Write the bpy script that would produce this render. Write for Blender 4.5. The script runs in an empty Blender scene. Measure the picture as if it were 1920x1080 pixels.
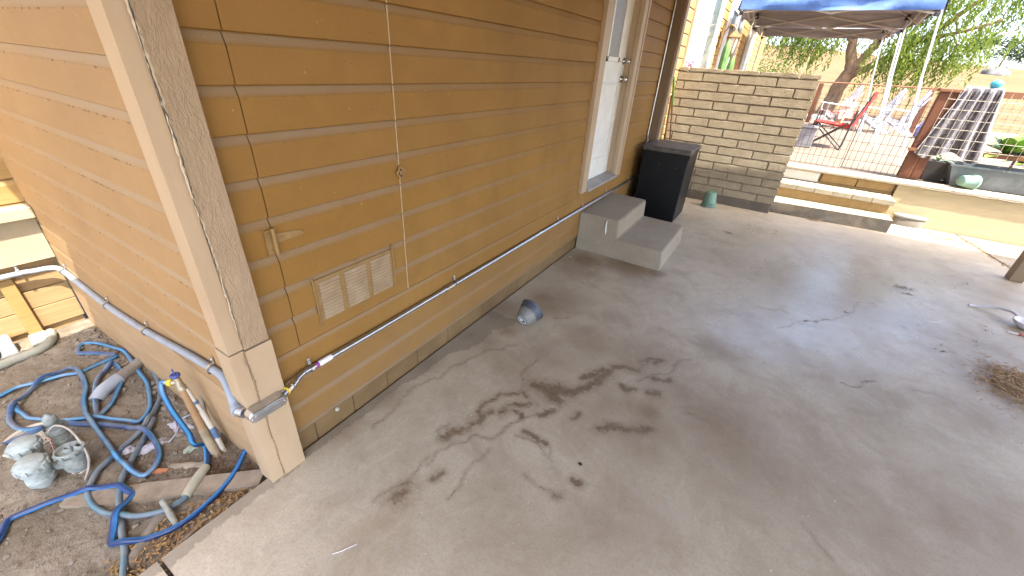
import bpy, bmesh, math, random
from mathutils import Vector, Matrix, noise
import numpy as np
random.seed(7)
sc = bpy.context.scene
C = sc.collection
# ---------------- camera ----------------
cam = bpy.data.cameras.new('camera'); cam.sensor_width = 36; cam.lens = 14.217; cam.clip_start = .02; cam.clip_end = 3000
co = bpy.data.objects.new('camera', cam); C.objects.link(co); sc.camera = co
CR = ((0.84453765, 0.5322722, 0.05867245), (0.30452417, -0.3872522, -0.87023029), (-0.44047836, 0.75280943, -0.48913881))
co.matrix_world = Matrix(((CR[0][0], -CR[1][0], -CR[2][0], 1.3125), (CR[0][1], -CR[1][1], -CR[2][1], -.5325), (CR[0][2], -CR[1][2], -CR[2][2], 1.5188), (0, 0, 0, 1)))
# ---------------- light ----------------
SUN = Vector((.47, -.17, .866)).normalized()
w = bpy.data.worlds.new('World'); sc.world = w; w.use_nodes = True
nt = w.node_tree; nt.nodes.clear()
sky = nt.nodes.new('ShaderNodeTexSky'); sky.sky_type = 'NISHITA'; sky.sun_disc = False
sky.sun_elevation = math.asin(SUN.z); sky.sun_rotation = math.atan2(SUN.x, SUN.y); sky.air_density = .75; sky.dust_density = 3.0; sky.ozone_density = .4
bg = nt.nodes.new('ShaderNodeBackground'); bg.inputs[1].default_value = .15
wo = nt.nodes.new('ShaderNodeOutputWorld'); nt.links.new(sky.outputs[0], bg.inputs[0]); nt.links.new(bg.outputs[0], wo.inputs[0])
sl = bpy.data.lights.new('sun', 'SUN'); sl.energy = 2.3; sl.angle = math.radians(.55); sl.color = (1, .95, .86)
so = bpy.data.objects.new('sun', sl); C.objects.link(so); so.rotation_euler = SUN.to_track_quat('Z', 'Y').to_euler()
sc.view_settings.view_transform = 'Standard'; sc.view_settings.look = 'None'; sc.view_settings.gamma = 1
sc.view_settings.exposure = 2.85
try:
    sc.cycles.max_bounces = 8; sc.cycles.diffuse_bounces = 5
except Exception: pass

# ---------------- helpers ----------------
OFF = {}
class MB:
    def __init__(s): s.v = []; s.f = []; s.sm = []
    def add(s, vs, fs, smooth=False):
        o = len(s.v); s.v += [tuple(v) for v in vs]; s.f += [tuple(i+o for i in f) for f in fs]; s.sm += [smooth]*len(fs); return s
    def box(s, x0, x1, y0, y1, z0, z1, ch=0):
        if ch <= 0:
            vs = [(x, y, z) for z in (z0, z1) for y in (y0, y1) for x in (x0, x1)]
            return s.add(vs, [(0, 2, 3, 1), (4, 5, 7, 6), (0, 1, 5, 4), (2, 6, 7, 3), (0, 4, 6, 2), (1, 3, 7, 5)])
        return s.obox(((x0+x1)/2, (y0+y1)/2, (z0+z1)/2), (1, 0, 0), (0, 1, 0), (0, 0, 1), abs(x1-x0), abs(y1-y0), abs(z1-z0), ch)
    def obox(s, c, ax, ay, az, sx, sy, sz, ch=0):
        c = Vector(c); ax = Vector(ax).normalized()*sx/2; ay = Vector(ay).normalized()*sy/2; az = Vector(az).normalized()*sz/2
        bm = bmesh.new()
        vs = [bm.verts.new((i, j, k)) for k in (-1, 1) for j in (-1, 1) for i in (-1, 1)]
        for f in [(0, 2, 3, 1), (4, 5, 7, 6), (0, 1, 5, 4), (2, 6, 7, 3), (0, 4, 6, 2), (1, 3, 7, 5)]: bm.faces.new([vs[i] for i in f])
        for v in bm.verts: v.co = c+ax*v.co.x+ay*v.co.y+az*v.co.z
        if ch > 0: bmesh.ops.bevel(bm, geom=list(bm.edges), offset=ch, segments=1, affect='EDGES')
        s.addbm(bm); return s
    def addbm(s, bm, smooth=False):
        bm.verts.index_update(); s.add([v.co[:] for v in bm.verts], [[v.index for v in f.verts] for f in bm.faces], smooth); bm.free()
    def bar(s, a, b, w, h, up=(0, 0, 1), ch=0):
        a = Vector(a); b = Vector(b); d = (b-a); L = d.length; d = d/L
        side = d.cross(Vector(up))
        if side.length < 1e-4: side = d.cross(Vector((0, 1, 0)))
        side.normalize(); u = side.cross(d)
        return s.obox((a+b)/2, d, side, u, L, w, h, ch)
    def tube(s, pts, r, seg=8, cap=True, smooth=True):
        pts = [Vector(p) for p in pts]
        n = len(pts); rr = r if isinstance(r, (list, tuple)) else [r]*n
        t = [(pts[min(i+1, n-1)]-pts[max(i-1, 0)]).normalized() for i in range(n)]
        u = t[0].cross(Vector((0, 0, 1)))
        if u.length < .01: u = t[0].cross(Vector((0, 1, 0)))
        u.normalize(); vs = []
        for i in range(n):
            u = (u-t[i]*u.dot(t[i])).normalized(); b = t[i].cross(u)
            for k in range(seg):
                a = 2*math.pi*k/seg; vs.append(pts[i]+(u*math.cos(a)+b*math.sin(a))*rr[i])
        fs = [(i*seg+k, i*seg+(k+1) % seg, (i+1)*seg+(k+1) % seg, (i+1)*seg+k) for i in range(n-1) for k in range(seg)]
        s.add(vs, fs, smooth)
        if cap: s.add([vs[k] for k in range(seg)], [tuple(range(seg))[::-1]]); s.add([vs[(n-1)*seg+k] for k in range(seg)], [tuple(range(seg))])
        return s
    def lathe(s, prof, c, axis=(0, 0, 1), seg=32, smooth=True, sx=1, sy=1):
        axis = Vector(axis).normalized(); u = axis.cross(Vector((0, 1, 0)))
        if u.length < .01: u = axis.cross(Vector((1, 0, 0)))
        u.normalize(); b = axis.cross(u); c = Vector(c); vs = []
        for r, z in prof:
            for k in range(seg):
                a = 2*math.pi*k/seg; vs.append(c+axis*z+u*(math.cos(a)*r*sx)+b*(math.sin(a)*r*sy))
        n = len(prof)
        return s.add(vs, [(i*seg+k, i*seg+(k+1) % seg, (i+1)*seg+(k+1) % seg, (i+1)*seg+k) for i in range(n-1) for k in range(seg)], smooth)
    def build(s, name, m, parent=None):
        off = OFF.get(parent.name, Vector((0, 0, 0))) if parent else Vector((0, 0, 0))
        me = bpy.data.meshes.new(name)
        me.from_pydata([(x-off.x, y-off.y, z-off.z) for x, y, z in s.v], [], s.f)
        me.polygons.foreach_set('use_smooth', s.sm); me.validate(); me.update()
        if m: me.materials.append(m)
        o = bpy.data.objects.new(name, me); C.objects.link(o)
        if parent: o.parent = parent; OFF[o.name] = off
        return o
def mesh_obj(name, vs, fs, m, parent=None, smooth=False):
    b = MB(); b.add(vs, fs, smooth); return b.build(name, m, parent)
def tag(o, label=None, cat=None, group=None, kind=None):
    for k, v in (('label', label), ('category', cat), ('group', group), ('kind', kind)):
        if v: o[k] = v
    return o
def thing(name, label, cat, loc=(0, 0, 0), group=None):
    o = bpy.data.objects.new(name, None); C.objects.link(o); o.location = loc; o.empty_display_size = .1
    OFF[o.name] = Vector(loc); return tag(o, label, cat, group)
def copy_tree(o, parent=None):
    c = o.copy(); C.objects.link(c); c.parent = parent
    for ch in list(o.children): copy_tree(ch, c)
    return c
def spline(P, n=6):
    P = [Vector(p) for p in P]; out = []
    for i in range(len(P)-1):
        p0 = P[max(i-1, 0)]; p1 = P[i]; p2 = P[i+1]; p3 = P[min(i+2, len(P)-1)]
        for k in range(n):
            t = k/n; out.append(.5*((2*p1)+(-p0+p2)*t+(2*p0-5*p1+4*p2-p3)*t*t+(-p0+3*p1-3*p2+p3)*t**3))
    out.append(P[-1]); return out

# ---------------- materials ----------------
def mat(name, rough=.7, metal=0, spec=.5):
    m = bpy.data.materials.new(name); m.use_nodes = True; n = m.node_tree
    b = n.nodes['Principled BSDF']; b.inputs['Roughness'].default_value = rough; b.inputs['Metallic'].default_value = metal
    b.inputs['Specular IOR Level'].default_value = spec
    return m, n, b
def N(n, t, **k):
    x = n.nodes.new(t)
    for a, v in k.items(): setattr(x, a, v)
    return x
def tex(n, scale=(1, 1, 1), rot=(0, 0, 0)):
    g = N(n, 'ShaderNodeNewGeometry'); mp = N(n, 'ShaderNodeMapping'); mp.inputs['Scale'].default_value = scale; mp.inputs['Rotation'].default_value = rot
    n.links.new(g.outputs['Position'], mp.inputs[0]); return mp.outputs[0]
def noi(n, vec, s, det=4, rough=.6, dist=0):
    x = N(n, 'ShaderNodeTexNoise'); x.inputs['Scale'].default_value = s; x.inputs['Detail'].default_value = det
    x.inputs['Roughness'].default_value = rough; x.inputs['Distortion'].default_value = dist
    n.links.new(vec, x.inputs['Vector']); return x.outputs['Fac']
def ramp(n, fac, stops):
    r = N(n, 'ShaderNodeValToRGB'); e = r.color_ramp.elements
    while len(e) < len(stops): e.new(.5)
    for i, (p, c) in enumerate(stops): e[i].position = p; e[i].color = (*c, 1) if len(c) == 3 else c
    n.links.new(fac, r.inputs[0]); return r.outputs[0]
def mixc(n, fac, a, b, mode='MIX'):
    m = N(n, 'ShaderNodeMix', data_type='RGBA', blend_type=mode)
    for i, v in ((0, fac), (6, a), (7, b)):
        if hasattr(v, 'links') or hasattr(v, 'is_linked'): n.links.new(v, m.inputs[i])
        elif i == 0: m.inputs[0].default_value = v
        else: m.inputs[i].default_value = (*v, 1)
    return m.outputs[2]
def mth(n, op, a, b=None, c=None, clamp=False):
    m = N(n, 'ShaderNodeMath', operation=op); m.use_clamp = clamp
    for i, v in enumerate((a, b, c)):
        if v is None: continue
        if isinstance(v, (int, float)): m.inputs[i].default_value = v
        else: n.links.new(v, m.inputs[i])
    return m.outputs[0]
def bump(n, b, h, st=.3, dist=.01):
    x = N(n, 'ShaderNodeBump'); x.inputs['Strength'].default_value = st; x.inputs['Distance'].default_value = dist
    n.links.new(h, x.inputs['Height']); n.links.new(x.outputs[0], b.inputs['Normal'])
def simple(name, c1, c2, scale=8, rough=.7, metal=0, bmp=0, bs=60, sc3=(1, 1, 1), spec=.5, lo=.3, hi=.7, bd=.004):
    m, n, b = mat(name, rough, metal, spec); v = tex(n, sc3)
    n.links.new(ramp(n, noi(n, v, scale), [(lo, c1), (hi, c2)]), b.inputs['Base Color'])
    if bmp: bump(n, b, noi(n, v, bs, 5), bmp, bd)
    return m

def v_z(sep): return sep.outputs[2]
def siding_mat(name, c1, c2, grime, axis, seam0):
    """painted hardboard: slight mottling, faint wood grain along the board, chips and nail dimples"""
    m, n, b = mat(name, .7, 0, .18)
    v = tex(n)
    s = (1, 1, 9) ; g = tex(n, (.7, .7, 14))
    base = ramp(n, noi(n, v, 1.7, 5, .6), [(.3, c1), (.7, c2)])
    gr = noi(n, g, 7, 7, .75, .8)
    base = mixc(n, mth(n, 'MULTIPLY', mth(n, 'SUBTRACT', noi(n, tex(n, (1, 1, 3)), 120, 3, .6), .5, clamp=True), 1.3, clamp=True), base, tuple(q*.6 for q in c1))
    base = mixc(n, mth(n, 'MULTIPLY', mth(n, 'GREATER_THAN', noi(n, v, 55, 2, .5), .745), .6), base, tuple(min(.6, q*2.1) for q in c2))
    base = mixc(n, mth(n, 'MULTIPLY', mth(n, 'MULTIPLY', mth(n, 'SUBTRACT', gr, .5, clamp=True), noi(n, v, 2.3, 4)), .9), base, grime)
    base = mixc(n, mth(n, 'MULTIPLY', mth(n, 'SUBTRACT', noi(n, v, 3.1, 7, .72, .6), .47, clamp=True), 1.5, clamp=True), base, tuple(q*.74 for q in c1))
    # dirt plus caught light, painted as a paler lap bevel on every board (z repeats each course)
    sep = N(n, 'ShaderNodeSeparateXYZ'); n.links.new(v, sep.inputs[0])
    fr = mth(n, 'FRACT', mth(n, 'DIVIDE', mth(n, 'SUBTRACT', sep.outputs[2], seam0), .1286))
    lap = mth(n, 'SUBTRACT', 1, mth(n, 'DIVIDE', mth(n, 'SUBTRACT', 1, fr), .235), clamp=True)
    bid = mth(n, 'FLOOR', mth(n, 'DIVIDE', mth(n, 'SUBTRACT', v_z(sep), seam0), .1286))
    wn = N(n, 'ShaderNodeTexWhiteNoise', noise_dimensions='1D'); n.links.new(mth(n, 'ADD', bid, .37), wn.inputs['W'])
    base = mixc(n, mth(n, 'MULTIPLY', wn.outputs['Value'], .30), base, tuple(.55*q+.45*g_*.8 for q, g_ in zip(c1, grime)))
    lap = mth(n, 'MULTIPLY', mth(n, 'MULTIPLY', lap, 2.2, clamp=True), mth(n, 'ADD', .12, mth(n, 'MULTIPLY', noi(n, v, 2.6, 6, .7), 1.25)), clamp=True)
    base = mixc(n, mth(n, 'MULTIPLY', lap, mth(n, 'MULTIPLY', mth(n, 'MAXIMUM', mth(n, 'SUBTRACT', 1.12, mth(n, 'MULTIPLY', sep.outputs[1] if axis == 'y' else mth(n, 'MULTIPLY', sep.outputs[0], -1.0), .45), clamp=True), .12), .85)), base, grime)
    ed_ = mth(n, 'LESS_THAN', mth(n, 'ABSOLUTE', mth(n, 'SUBTRACT', mth(n, 'SUBTRACT', 1, fr), .235)), .022)
    dn = mth(n, 'GREATER_THAN', mth(n, 'ADD', noi(n, tex(n, (1, 1, .15)), 42, 4, .6), mth(n, 'MULTIPLY', noi(n, v, 1.3), .25)), .71)
    base = mixc(n, mth(n, 'MULTIPLY', mth(n, 'MULTIPLY', ed_, dn), .75 if axis == 'x' else .35), base, (.12, .08, .05))
    ch = noi(n, tex(n, (1.0, 1.0, 2.2)), 34, 3, .5)
    chip = mth(n, 'GREATER_THAN', mth(n, 'ADD', ch, mth(n, 'MULTIPLY', noi(n, v, 2.1), .22)), .865)
    base = mixc(n, mth(n, 'MULTIPLY', chip, .75), base, (.10, .065, .035))
    # splash-back grime towards the foot of the wall
    low = mth(n, 'SUBTRACT', 1, mth(n, 'DIVIDE', sep.outputs[2], .45), clamp=True)
    base = mixc(n, mth(n, 'MULTIPLY', mth(n, 'MULTIPLY', low, .8), noi(n, v, 6, 5), clamp=True), base, (.20, .15, .10))
    n.links.new(base, b.inputs['Base Color'])
    h = mth(n, 'ADD', mth(n, 'MULTIPLY', gr, .6), mth(n, 'MULTIPLY', noi(n, v, 160, 4, .7), .55))
    bump(n, b, h, .42, .005)
    return m

M = {}
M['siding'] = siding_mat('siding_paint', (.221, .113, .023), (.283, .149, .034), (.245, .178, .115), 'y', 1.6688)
M['siding_side'] = siding_mat('skylit_siding_paint', (.325, .196, .084), (.385, .238, .106), (.33, .25, .16), 'x', 1.47)  # same siding, paler: brighter open-sky light on the side wall put into the colour
M['wing_paint'] = simple('wing_paint', (.24, .145, .045), (.30, .19, .065), 6, .6, bmp=.2, bs=40, sc3=(1, 1, 8))
M['wing_cream'] = simple('wing_cream', (.30, .25, .155), (.37, .31, .20), 6, .6, bmp=.15, bs=40)
M['wing_base'] = simple('wing_base', (.25, .155, .065), (.32, .21, .095), 5, .7, bmp=.3, bs=30, sc3=(1, .7, 10))
def trim_mat():
    m, n, b = mat('trim_paint', .6, 0, .35); v = tex(n)
    base = ramp(n, noi(n, v, 4, 5), [(.3, (.295, .21, .13)), (.7, (.37, .27, .17))])
    base = mixc(n, mth(n, 'GREATER_THAN', noi(n, v, 26, 4), .73), base, (.20, .14, .08))
    n.links.new(base, b.inputs['Base Color'])
    h = noi(n, tex(n, (1, 1, .35), (0, .2, 0)), 85, 6, .65, 1.2)
    bump(n, b, h, .9, .009); return m
M['trim_rough'] = trim_mat()
M['trim'] = simple('trim_smooth', (.355, .255, .155), (.43, .32, .20), 5, .55, bmp=.12, bs=50, sc3=(1, 1, .3))
M['trim_dark'] = simple('trim_dark', (.17, .115, .065), (.22, .15, .085), 5, .6, bmp=.15, bs=50, sc3=(1, 1, .3))
M['hatch_paint'] = simple('hatch_hardware_paint', (.195, .112, .032), (.26, .16, .058), 20, .5, bmp=.1)
M['plaster'] = simple('foundation_plaster', (.125, .074, .026), (.175, .112, .046), 5, .9, bmp=.5, bs=25)
M['white'] = simple('white_paint', (.66, .65, .60), (.74, .73, .68), 5, .45, bmp=.05)
M['white_dirty'] = simple('dirty_white_paint', (.60, .59, .53), (.72, .71, .66), 7, .5, bmp=.1)
M['galv'] = simple('galvanised_steel', (.42, .43, .45), (.60, .61, .63), 30, .33, 1.0, bmp=.05)
M['galv_dull'] = simple('dull_zinc', (.36, .36, .36), (.50, .50, .50), 25, .45, 1.0, bmp=.1)
M['steel'] = simple('door_hardware', (.5, .48, .45), (.6, .58, .55), 25, .25, 1.0)
M['pvc'] = simple('grey_pvc', (.24, .275, .31), (.31, .345, .38), 12, .4)
M['yellow'] = simple('yellow_plastic', (.70, .50, .02), (.78, .58, .04), 12, .4)
M['purple'] = simple('purple_marker', (.22, .04, .24), (.27, .06, .30), 12, .4)
M['label_white'] = simple('white_sticker', (.70, .70, .72), (.78, .78, .80), 12, .4)
M['black'] = simple('black_metal', (.0025, .003, .004), (.006, .0065, .008), 6, .42, 0, bmp=.03, spec=.28)
M['black_lid'] = simple('dusty_black_lid', (.04, .036, .03), (.11, .10, .085), 14, .5, 0, bmp=.05)
M['green_pot'] = simple('green_plastic_pot', (.10, .19, .135), (.16, .26, .19), 9, .5)
M['grey_pot'] = None
M['alum'] = simple('white_aluminium', (.62, .63, .64), (.70, .71, .72), 9, .4, .2)
M['truss'] = simple('powder_coated_truss', (.48, .44, .38), (.56, .52, .46), 9, .5)
M['black_plastic'] = simple('black_plastic', (.02, .02, .022), (.03, .03, .032), 9, .5)
M['canopy_blue'] = simple('canopy_fabric_blue', (.03, .075, .20), (.07, .14, .31), 6, .6, bmp=.2, bs=20)
M['canopy_grey'] = simple('canopy_lining', (.30, .28, .28), (.36, .34, .34), 3, .6)
M['redwood'] = simple('redwood_stain', (.09, .028, .010), (.14, .046, .017), 8, .7, bmp=.3, bs=30, sc3=(1, 1, .2))
M['redwood2'] = simple('weathered_redwood', (.17, .07, .028), (.23, .10, .045), 8, .75, bmp=.3, bs=30, sc3=(1, 1, .2))
M['wire'] = simple('galvanised_wire', (.05, .045, .04), (.08, .07, .06), 9, .5, .6)
M['wire_light'] = simple('bright_wire', (.45, .40, .32), (.55, .50, .40), 9, .5, .3)
M['red_cloth'] = simple('red_canvas', (.42, .018, .015), (.52, .03, .022), 12, .8)
M['tan_cloth'] = simple('tan_canvas', (.42, .22, .14), (.50, .28, .18), 12, .8)
M['chair_white'] = simple('white_resin', (.50, .49, .51), (.60, .59, .61), 9, .45)
M['pink_resin'] = simple('peach_resin', (.60, .34, .24), (.66, .39, .28), 9, .5)
M['blue_cloth'] = simple('blue_cloth', (.10, .13, .38), (.30, .30, .55), 18, .8)
M['teal_ball'] = simple('teal_ball', (.02, .30, .42), (.10, .45, .50), 16, .5)
M['trough'] = simple('galvanised_trough', (.10, .115, .115), (.16, .175, .175), 4, .5, .3)
M['dark_pot'] = simple('dark_pot', (.05, .045, .04), (.09, .08, .075), 9, .7)
M['mint_pot'] = simple('mint_pot', (.18, .30, .235), (.24, .37, .29), 9, .5)
M['leaf_bright'] = simple('bright_leaf', (.09, .20, .02), (.20, .34, .05), 9, .5)
M['leaf_pale'] = simple('pale_leaf', (.25, .34, .16), (.42, .50, .30), 9, .5)
M['cactus'] = simple('cactus_skin', (.06, .13, .03), (.12, .22, .05), 9, .6)
M['bronze'] = simple('antique_bronze', (.16, .09, .035), (.28, .18, .08), 14, .5, .5)
M['cream_glass'] = simple('cream_glass', (.55, .50, .38), (.62, .57, .46), 14, .3)
M['terracotta'] = simple('terracotta', (.34, .13, .05), (.42, .18, .08), 10, .8)
M['pink_flower'] = simple('pink_petals', (.62, .28, .50), (.75, .55, .68), 30, .7)
M['pole_green'] = simple('green_handle', (.16, .32, .03), (.22, .40, .05), 12, .5)
M['pole_wood'] = simple('wooden_handle', (.20, .10, .045), (.30, .17, .08), 12, .6, sc3=(1, 1, .2))
M['plank'] = simple('weathered_plank', (.15, .115, .078), (.34, .28, .20), 9, .9, bmp=.6, bs=40, sc3=(1, 1, 4))
M['stick'] = simple('grey_stick', (.20, .16, .12), (.30, .25, .19), 20, .9, bmp=.5, bs=60)
M['rag'] = simple('white_rag', (.30, .29, .315), (.42, .41, .44), 30, .9, bmp=.4, bs=40)
M['valve'] = simple('dusty_grey_valve', (.15, .17, .155), (.29, .32, .30), 45, .65, bmp=.35, bs=80)
M['valve_light'] = simple('sun_bleached_valve', (.23, .265, .25), (.37, .42, .40), 40, .6, bmp=.3, bs=90)
M['pipe_pvc'] = simple('dirty_white_pvc', (.42, .38, .30), (.52, .48, .40), 12, .6, bmp=.2)
M['riser_mud'] = simple('muddy_riser', (.20, .15, .085), (.34, .27, .17), 22, .8, bmp=.5, bs=40)
M['pipe_mud'] = simple('muddy_pipe', (.15, .125, .095), (.27, .24, .19), 16, .8, bmp=.5, bs=30)
M['copper'] = simple('painted_copper', (.27, .155, .07), (.36, .23, .12), 16, .5, bmp=.1)
M['brass'] = simple('old_brass', (.30, .25, .16), (.42, .37, .27), 30, .45, .5, bmp=.2)
M['cable'] = simple('dusty_cable', (.28, .25, .21), (.36, .33, .28), 30, .8)
M['rubber_cream'] = simple('cream_coupling', (.34, .32, .235), (.42, .40, .30), 18, .6, bmp=.2)
M['rebar'] = simple('mossy_rebar', (.19, .19, .15), (.32, .31, .26), 60, .8, bmp=.4, bs=90)
M['vent_grey'] = simple('grey_cement_block', (.34, .36, .35), (.42, .44, .43), 9, .8, bmp=.3)
M['edging'] = simple('cement_edging', (.20, .20, .155), (.30, .30, .24), 6, .85, bmp=.5, bs=30)
M['rock'] = simple('boulder_rock', (.10, .10, .10), (.24, .22, .20), 2, .9, bmp=.6, bs=3)
def hose_mat(name, c1, c2, stripe, dust):
    m, n, b = mat(name, .36, 0, .5); v = tex(n)
    a = N(n, 'ShaderNodeAttribute'); a.attribute_name = 'stripe'
    base = mixc(n, a.outputs['Fac'], ramp(n, noi(n, v, 14), [(.3, c1), (.7, c2)]), stripe)
    base = mixc(n, mth(n, 'MULTIPLY', mth(n, 'SUBTRACT', noi(n, v, 9, 6), .5-dust, clamp=True), 2.2, clamp=True), base, (.28, .27, .25))
    n.links.new(base, b.inputs['Base Color']); bump(n, b, noi(n, v, 90, 3), .1, .003); return m
M['hose_faded'] = hose_mat('faded_blue_hose', (.024, .052, .135), (.036, .08, .19), (.06, .22, .36), .03)
M['hose_bright'] = hose_mat('bright_blue_hose', (.006, .022, .085), (.011, .038, .14), (.03, .19, .45), -.14)
M['hose_grey'] = hose_mat('dusty_teal_hose', (.05, .08, .12), (.085, .13, .16), (.09, .20, .25), .10)
M['hose_blue'] = hose_mat('blue_hose', (.010, .032, .11), (.016, .05, .165), (.04, .22, .42), -.10)

def concrete_mat(name, c1, c2, light=1, attrs=True):
    m, n, b = mat(name, .5, 0, .5); v = tex(n)
    big = noi(n, v, 1.1, 6, .6, .4); mid = noi(n, v, 5, 6, .65, .5); fine = noi(n, v, 220, 3, .6)
    base = ramp(n, big, [(.28, c1), (.72, c2)])
    base = mixc(n, mth(n, 'MULTIPLY', mth(n, 'SUBTRACT', noi(n, v, 260, 2, .5), .42, clamp=True), 1.1, clamp=True), base, tuple(q*.55 for q in c1))
    base = mixc(n, mth(n, 'MULTIPLY', mth(n, 'SUBTRACT', noi(n, v, 95, 3, .7), .47, clamp=True), 1.7, clamp=True), base, tuple(q*.62 for q in c1))
    base = mixc(n, mth(n, 'MULTIPLY', mth(n, 'SUBTRACT', noi(n, v, 3.1, 8, .72, .8), .46, clamp=True), 2.4, clamp=True), base, (.285, .215, .138))
    base = mixc(n, mth(n, 'MULTIPLY', mth(n, 'SUBTRACT', noi(n, v, 38, 6, .8), .5, clamp=True), 1.5, clamp=True), base, tuple(q*.66 for q in c1))
    base = mixc(n, mth(n, 'MULTIPLY', mth(n, 'SUBTRACT', noi(n, tex(n, (1, .35, 1), (0, 0, -.5)), 11, 6, .75, 1.2), .55, clamp=True), 1.6, clamp=True), base, tuple(min(.6, q*1.28) for q in c2))
    base = mixc(n, mth(n, 'MULTIPLY', mth(n, 'SUBTRACT', mid, .47, clamp=True), 1.7, clamp=True), base, (.25, .193, .130))
    base = mixc(n, mth(n, 'MULTIPLY', mth(n, 'SUBTRACT', noi(n, tex(n, (1, 1, 1), (0, 0, .6)), 2.3, 7, .7, 1.5), .56, clamp=True), 2.2, clamp=True), base, (.42, .37, .33))
    speck = mth(n, 'GREATER_THAN', noi(n, v, 75, 2, .4), .735)
    base = mixc(n, mth(n, 'MULTIPLY', speck, .35), base, (.10, .08, .06))
    h = mth(n, 'MULTIPLY', fine, .35)
    if attrs:
        def at(nm):
            a = N(n, 'ShaderNodeAttribute'); a.attribute_name = nm; return a.outputs['Fac']
        wob = mth(n, 'ADD', mth(n, 'MULTIPLY', mth(n, 'SUBTRACT', noi(n, v, 16, 7, .8, .5), .5), 3.2), mth(n, 'MULTIPLY', mth(n, 'SUBTRACT', noi(n, v, 4.5, 3), .5), 2.6)); wob = mth(n, 'ADD', wob, mth(n, 'MULTIPLY', mth(n, 'SUBTRACT', noi(n, v, 48, 5, .75), .5), 2.4))
        # soft brown patches
        sf = mth(n, 'MULTIPLY', at('soft'), mth(n, 'ADD', .45, mth(n, 'MULTIPLY', noi(n, v, 6, 7, .75, 1.2), 1.5)), clamp=True)
        base = mixc(n, mth(n, 'MULTIPLY', sf, .85, clamp=True), base, (.20, .138, .080))
        # grey cement wash against the wall
        wa = mth(n, 'MULTIPLY', mth(n, 'ADD', mth(n, 'MULTIPLY', at('wash'), 40), mth(n, 'MULTIPLY', wob, 1.0)), 1.2, clamp=True)
        base = mixc(n, mth(n, 'MULTIPLY', wa, .6), base, (.185, .158, .115))
        edge = mth(n, 'SUBTRACT', 1, mth(n, 'MULTIPLY', mth(n, 'ABSOLUTE', mth(n, 'SUBTRACT', wa, .5)), 2.4), clamp=True)
        base = mixc(n, mth(n, 'MULTIPLY', edge, .45), base, (.12, .10, .075))
        # dark wet-looking stains, ragged edge
        st = at('stain'); stm = mth(n, 'SUBTRACT', mth(n, 'ADD', 1.0, mth(n, 'MULTIPLY', wob, .95)), st)
        halo = mth(n, 'MULTIPLY', mth(n, 'SUBTRACT', mth(n, 'ADD', 2.3, mth(n, 'MULTIPLY', wob, 1.1)), st), .45, clamp=True)
        base = mixc(n, mth(n, 'MULTIPLY', halo, .6), base, (.185, .125, .072))
        stm = mth(n, 'MULTIPLY', stm, 1.25, clamp=True)
        base = mixc(n, mth(n, 'MULTIPLY', stm, mth(n, 'ADD', -.1, mth(n, 'MULTIPLY', noi(n, v, 34, 6, .8), 1.5)), clamp=True), base, (.105, .066, .034))
        # cracks
        cr = mth(n, 'ADD', at('crack'), mth(n, 'MULTIPLY', mth(n, 'SUBTRACT', noi(n, v, 60, 4, .7), .5), .006))
        cw = mth(n, 'ADD', .0006, mth(n, 'MULTIPLY', noi(n, v, 13, 4), .0042))
        crm = mth(n, 'MULTIPLY', mth(n, 'SUBTRACT', cw, cr), 500, clamp=True)
        chal = mth(n, 'MULTIPLY', mth(n, 'MULTIPLY', mth(n, 'SUBTRACT', .017, cr), 60, clamp=True), mth(n, 'MULTIPLY', noi(n, v, 6, 5, .7), .8))
        base = mixc(n, chal, base, (.19, .135, .085))
        base = mixc(n, mth(n, 'MULTIPLY', crm, .68), base, (.07, .05, .035))
        h = mth(n, 'SUBTRACT', h, mth(n, 'MULTIPLY', crm, 1.2))
        ro = mth(n, 'ADD', .27, mth(n, 'MULTIPLY', mid, .38))
        ro = mth(n, 'ADD', ro, mth(n, 'MULTIPLY', sf, .12))
        ro = mth(n, 'SUBTRACT', ro, mth(n, 'MULTIPLY', at('gloss'), mth(n, 'MULTIPLY', noi(n, tex(n, (1, .5, 1), (0, 0, -.45)), 4.2, 7, .75, .8), .8)), clamp=True)
        b.inputs['Specular IOR Level'].default_value = .65
        n.links.new(mth(n, 'MAXIMUM', ro, .12), b.inputs['Roughness'])
    n.links.new(base, b.inputs['Base Color'])
    bump(n, b, mth(n, 'ADD', h, mth(n, 'ADD', mth(n, 'MULTIPLY', mid, .25), mth(n, 'MULTIPLY', noi(n, v, 70, 5, .75), .5))), .38, .004)
    return m
M['slab'] = concrete_mat('patio_concrete', (.40, .335, .235), (.545, .475, .36))
M['step_conc'] = concrete_mat('step_concrete', (.25, .205, .14), (.385, .34, .26), attrs=False)
M['curb_conc_shaded'] = concrete_mat('curb_concrete_shaded', (.075, .061, .042), (.12, .10, .074), attrs=False)  # concrete darkened: shade of the unsunlit curb riser put into the colour
def dirt_mat():
    m, n, b = mat('dirt', .95, 0, .2); v = tex(n)
    base = ramp(n, noi(n, v, 3.5, 7, .65), [(.3, (.135, .11, .076)), (.7, (.26, .22, .165))])
    base = mixc(n, mth(n, 'MULTIPLY', mth(n, 'SUBTRACT', noi(n, v, 45, 5), .52, clamp=True), 3, clamp=True), base, (.09, .068, .05))
    base = mixc(n, mth(n, 'GREATER_THAN', noi(n, v, 120, 2), .73), base, (.28, .25, .20))
    n.links.new(base, b.inputs['Base Color'])
    bump(n, b, mth(n, 'ADD', noi(n, v, 30, 6, .7), mth(n, 'MULTIPLY', noi(n, v, 110, 4), .5)), .9, .012); return m
M['dirt'] = dirt_mat()
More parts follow.
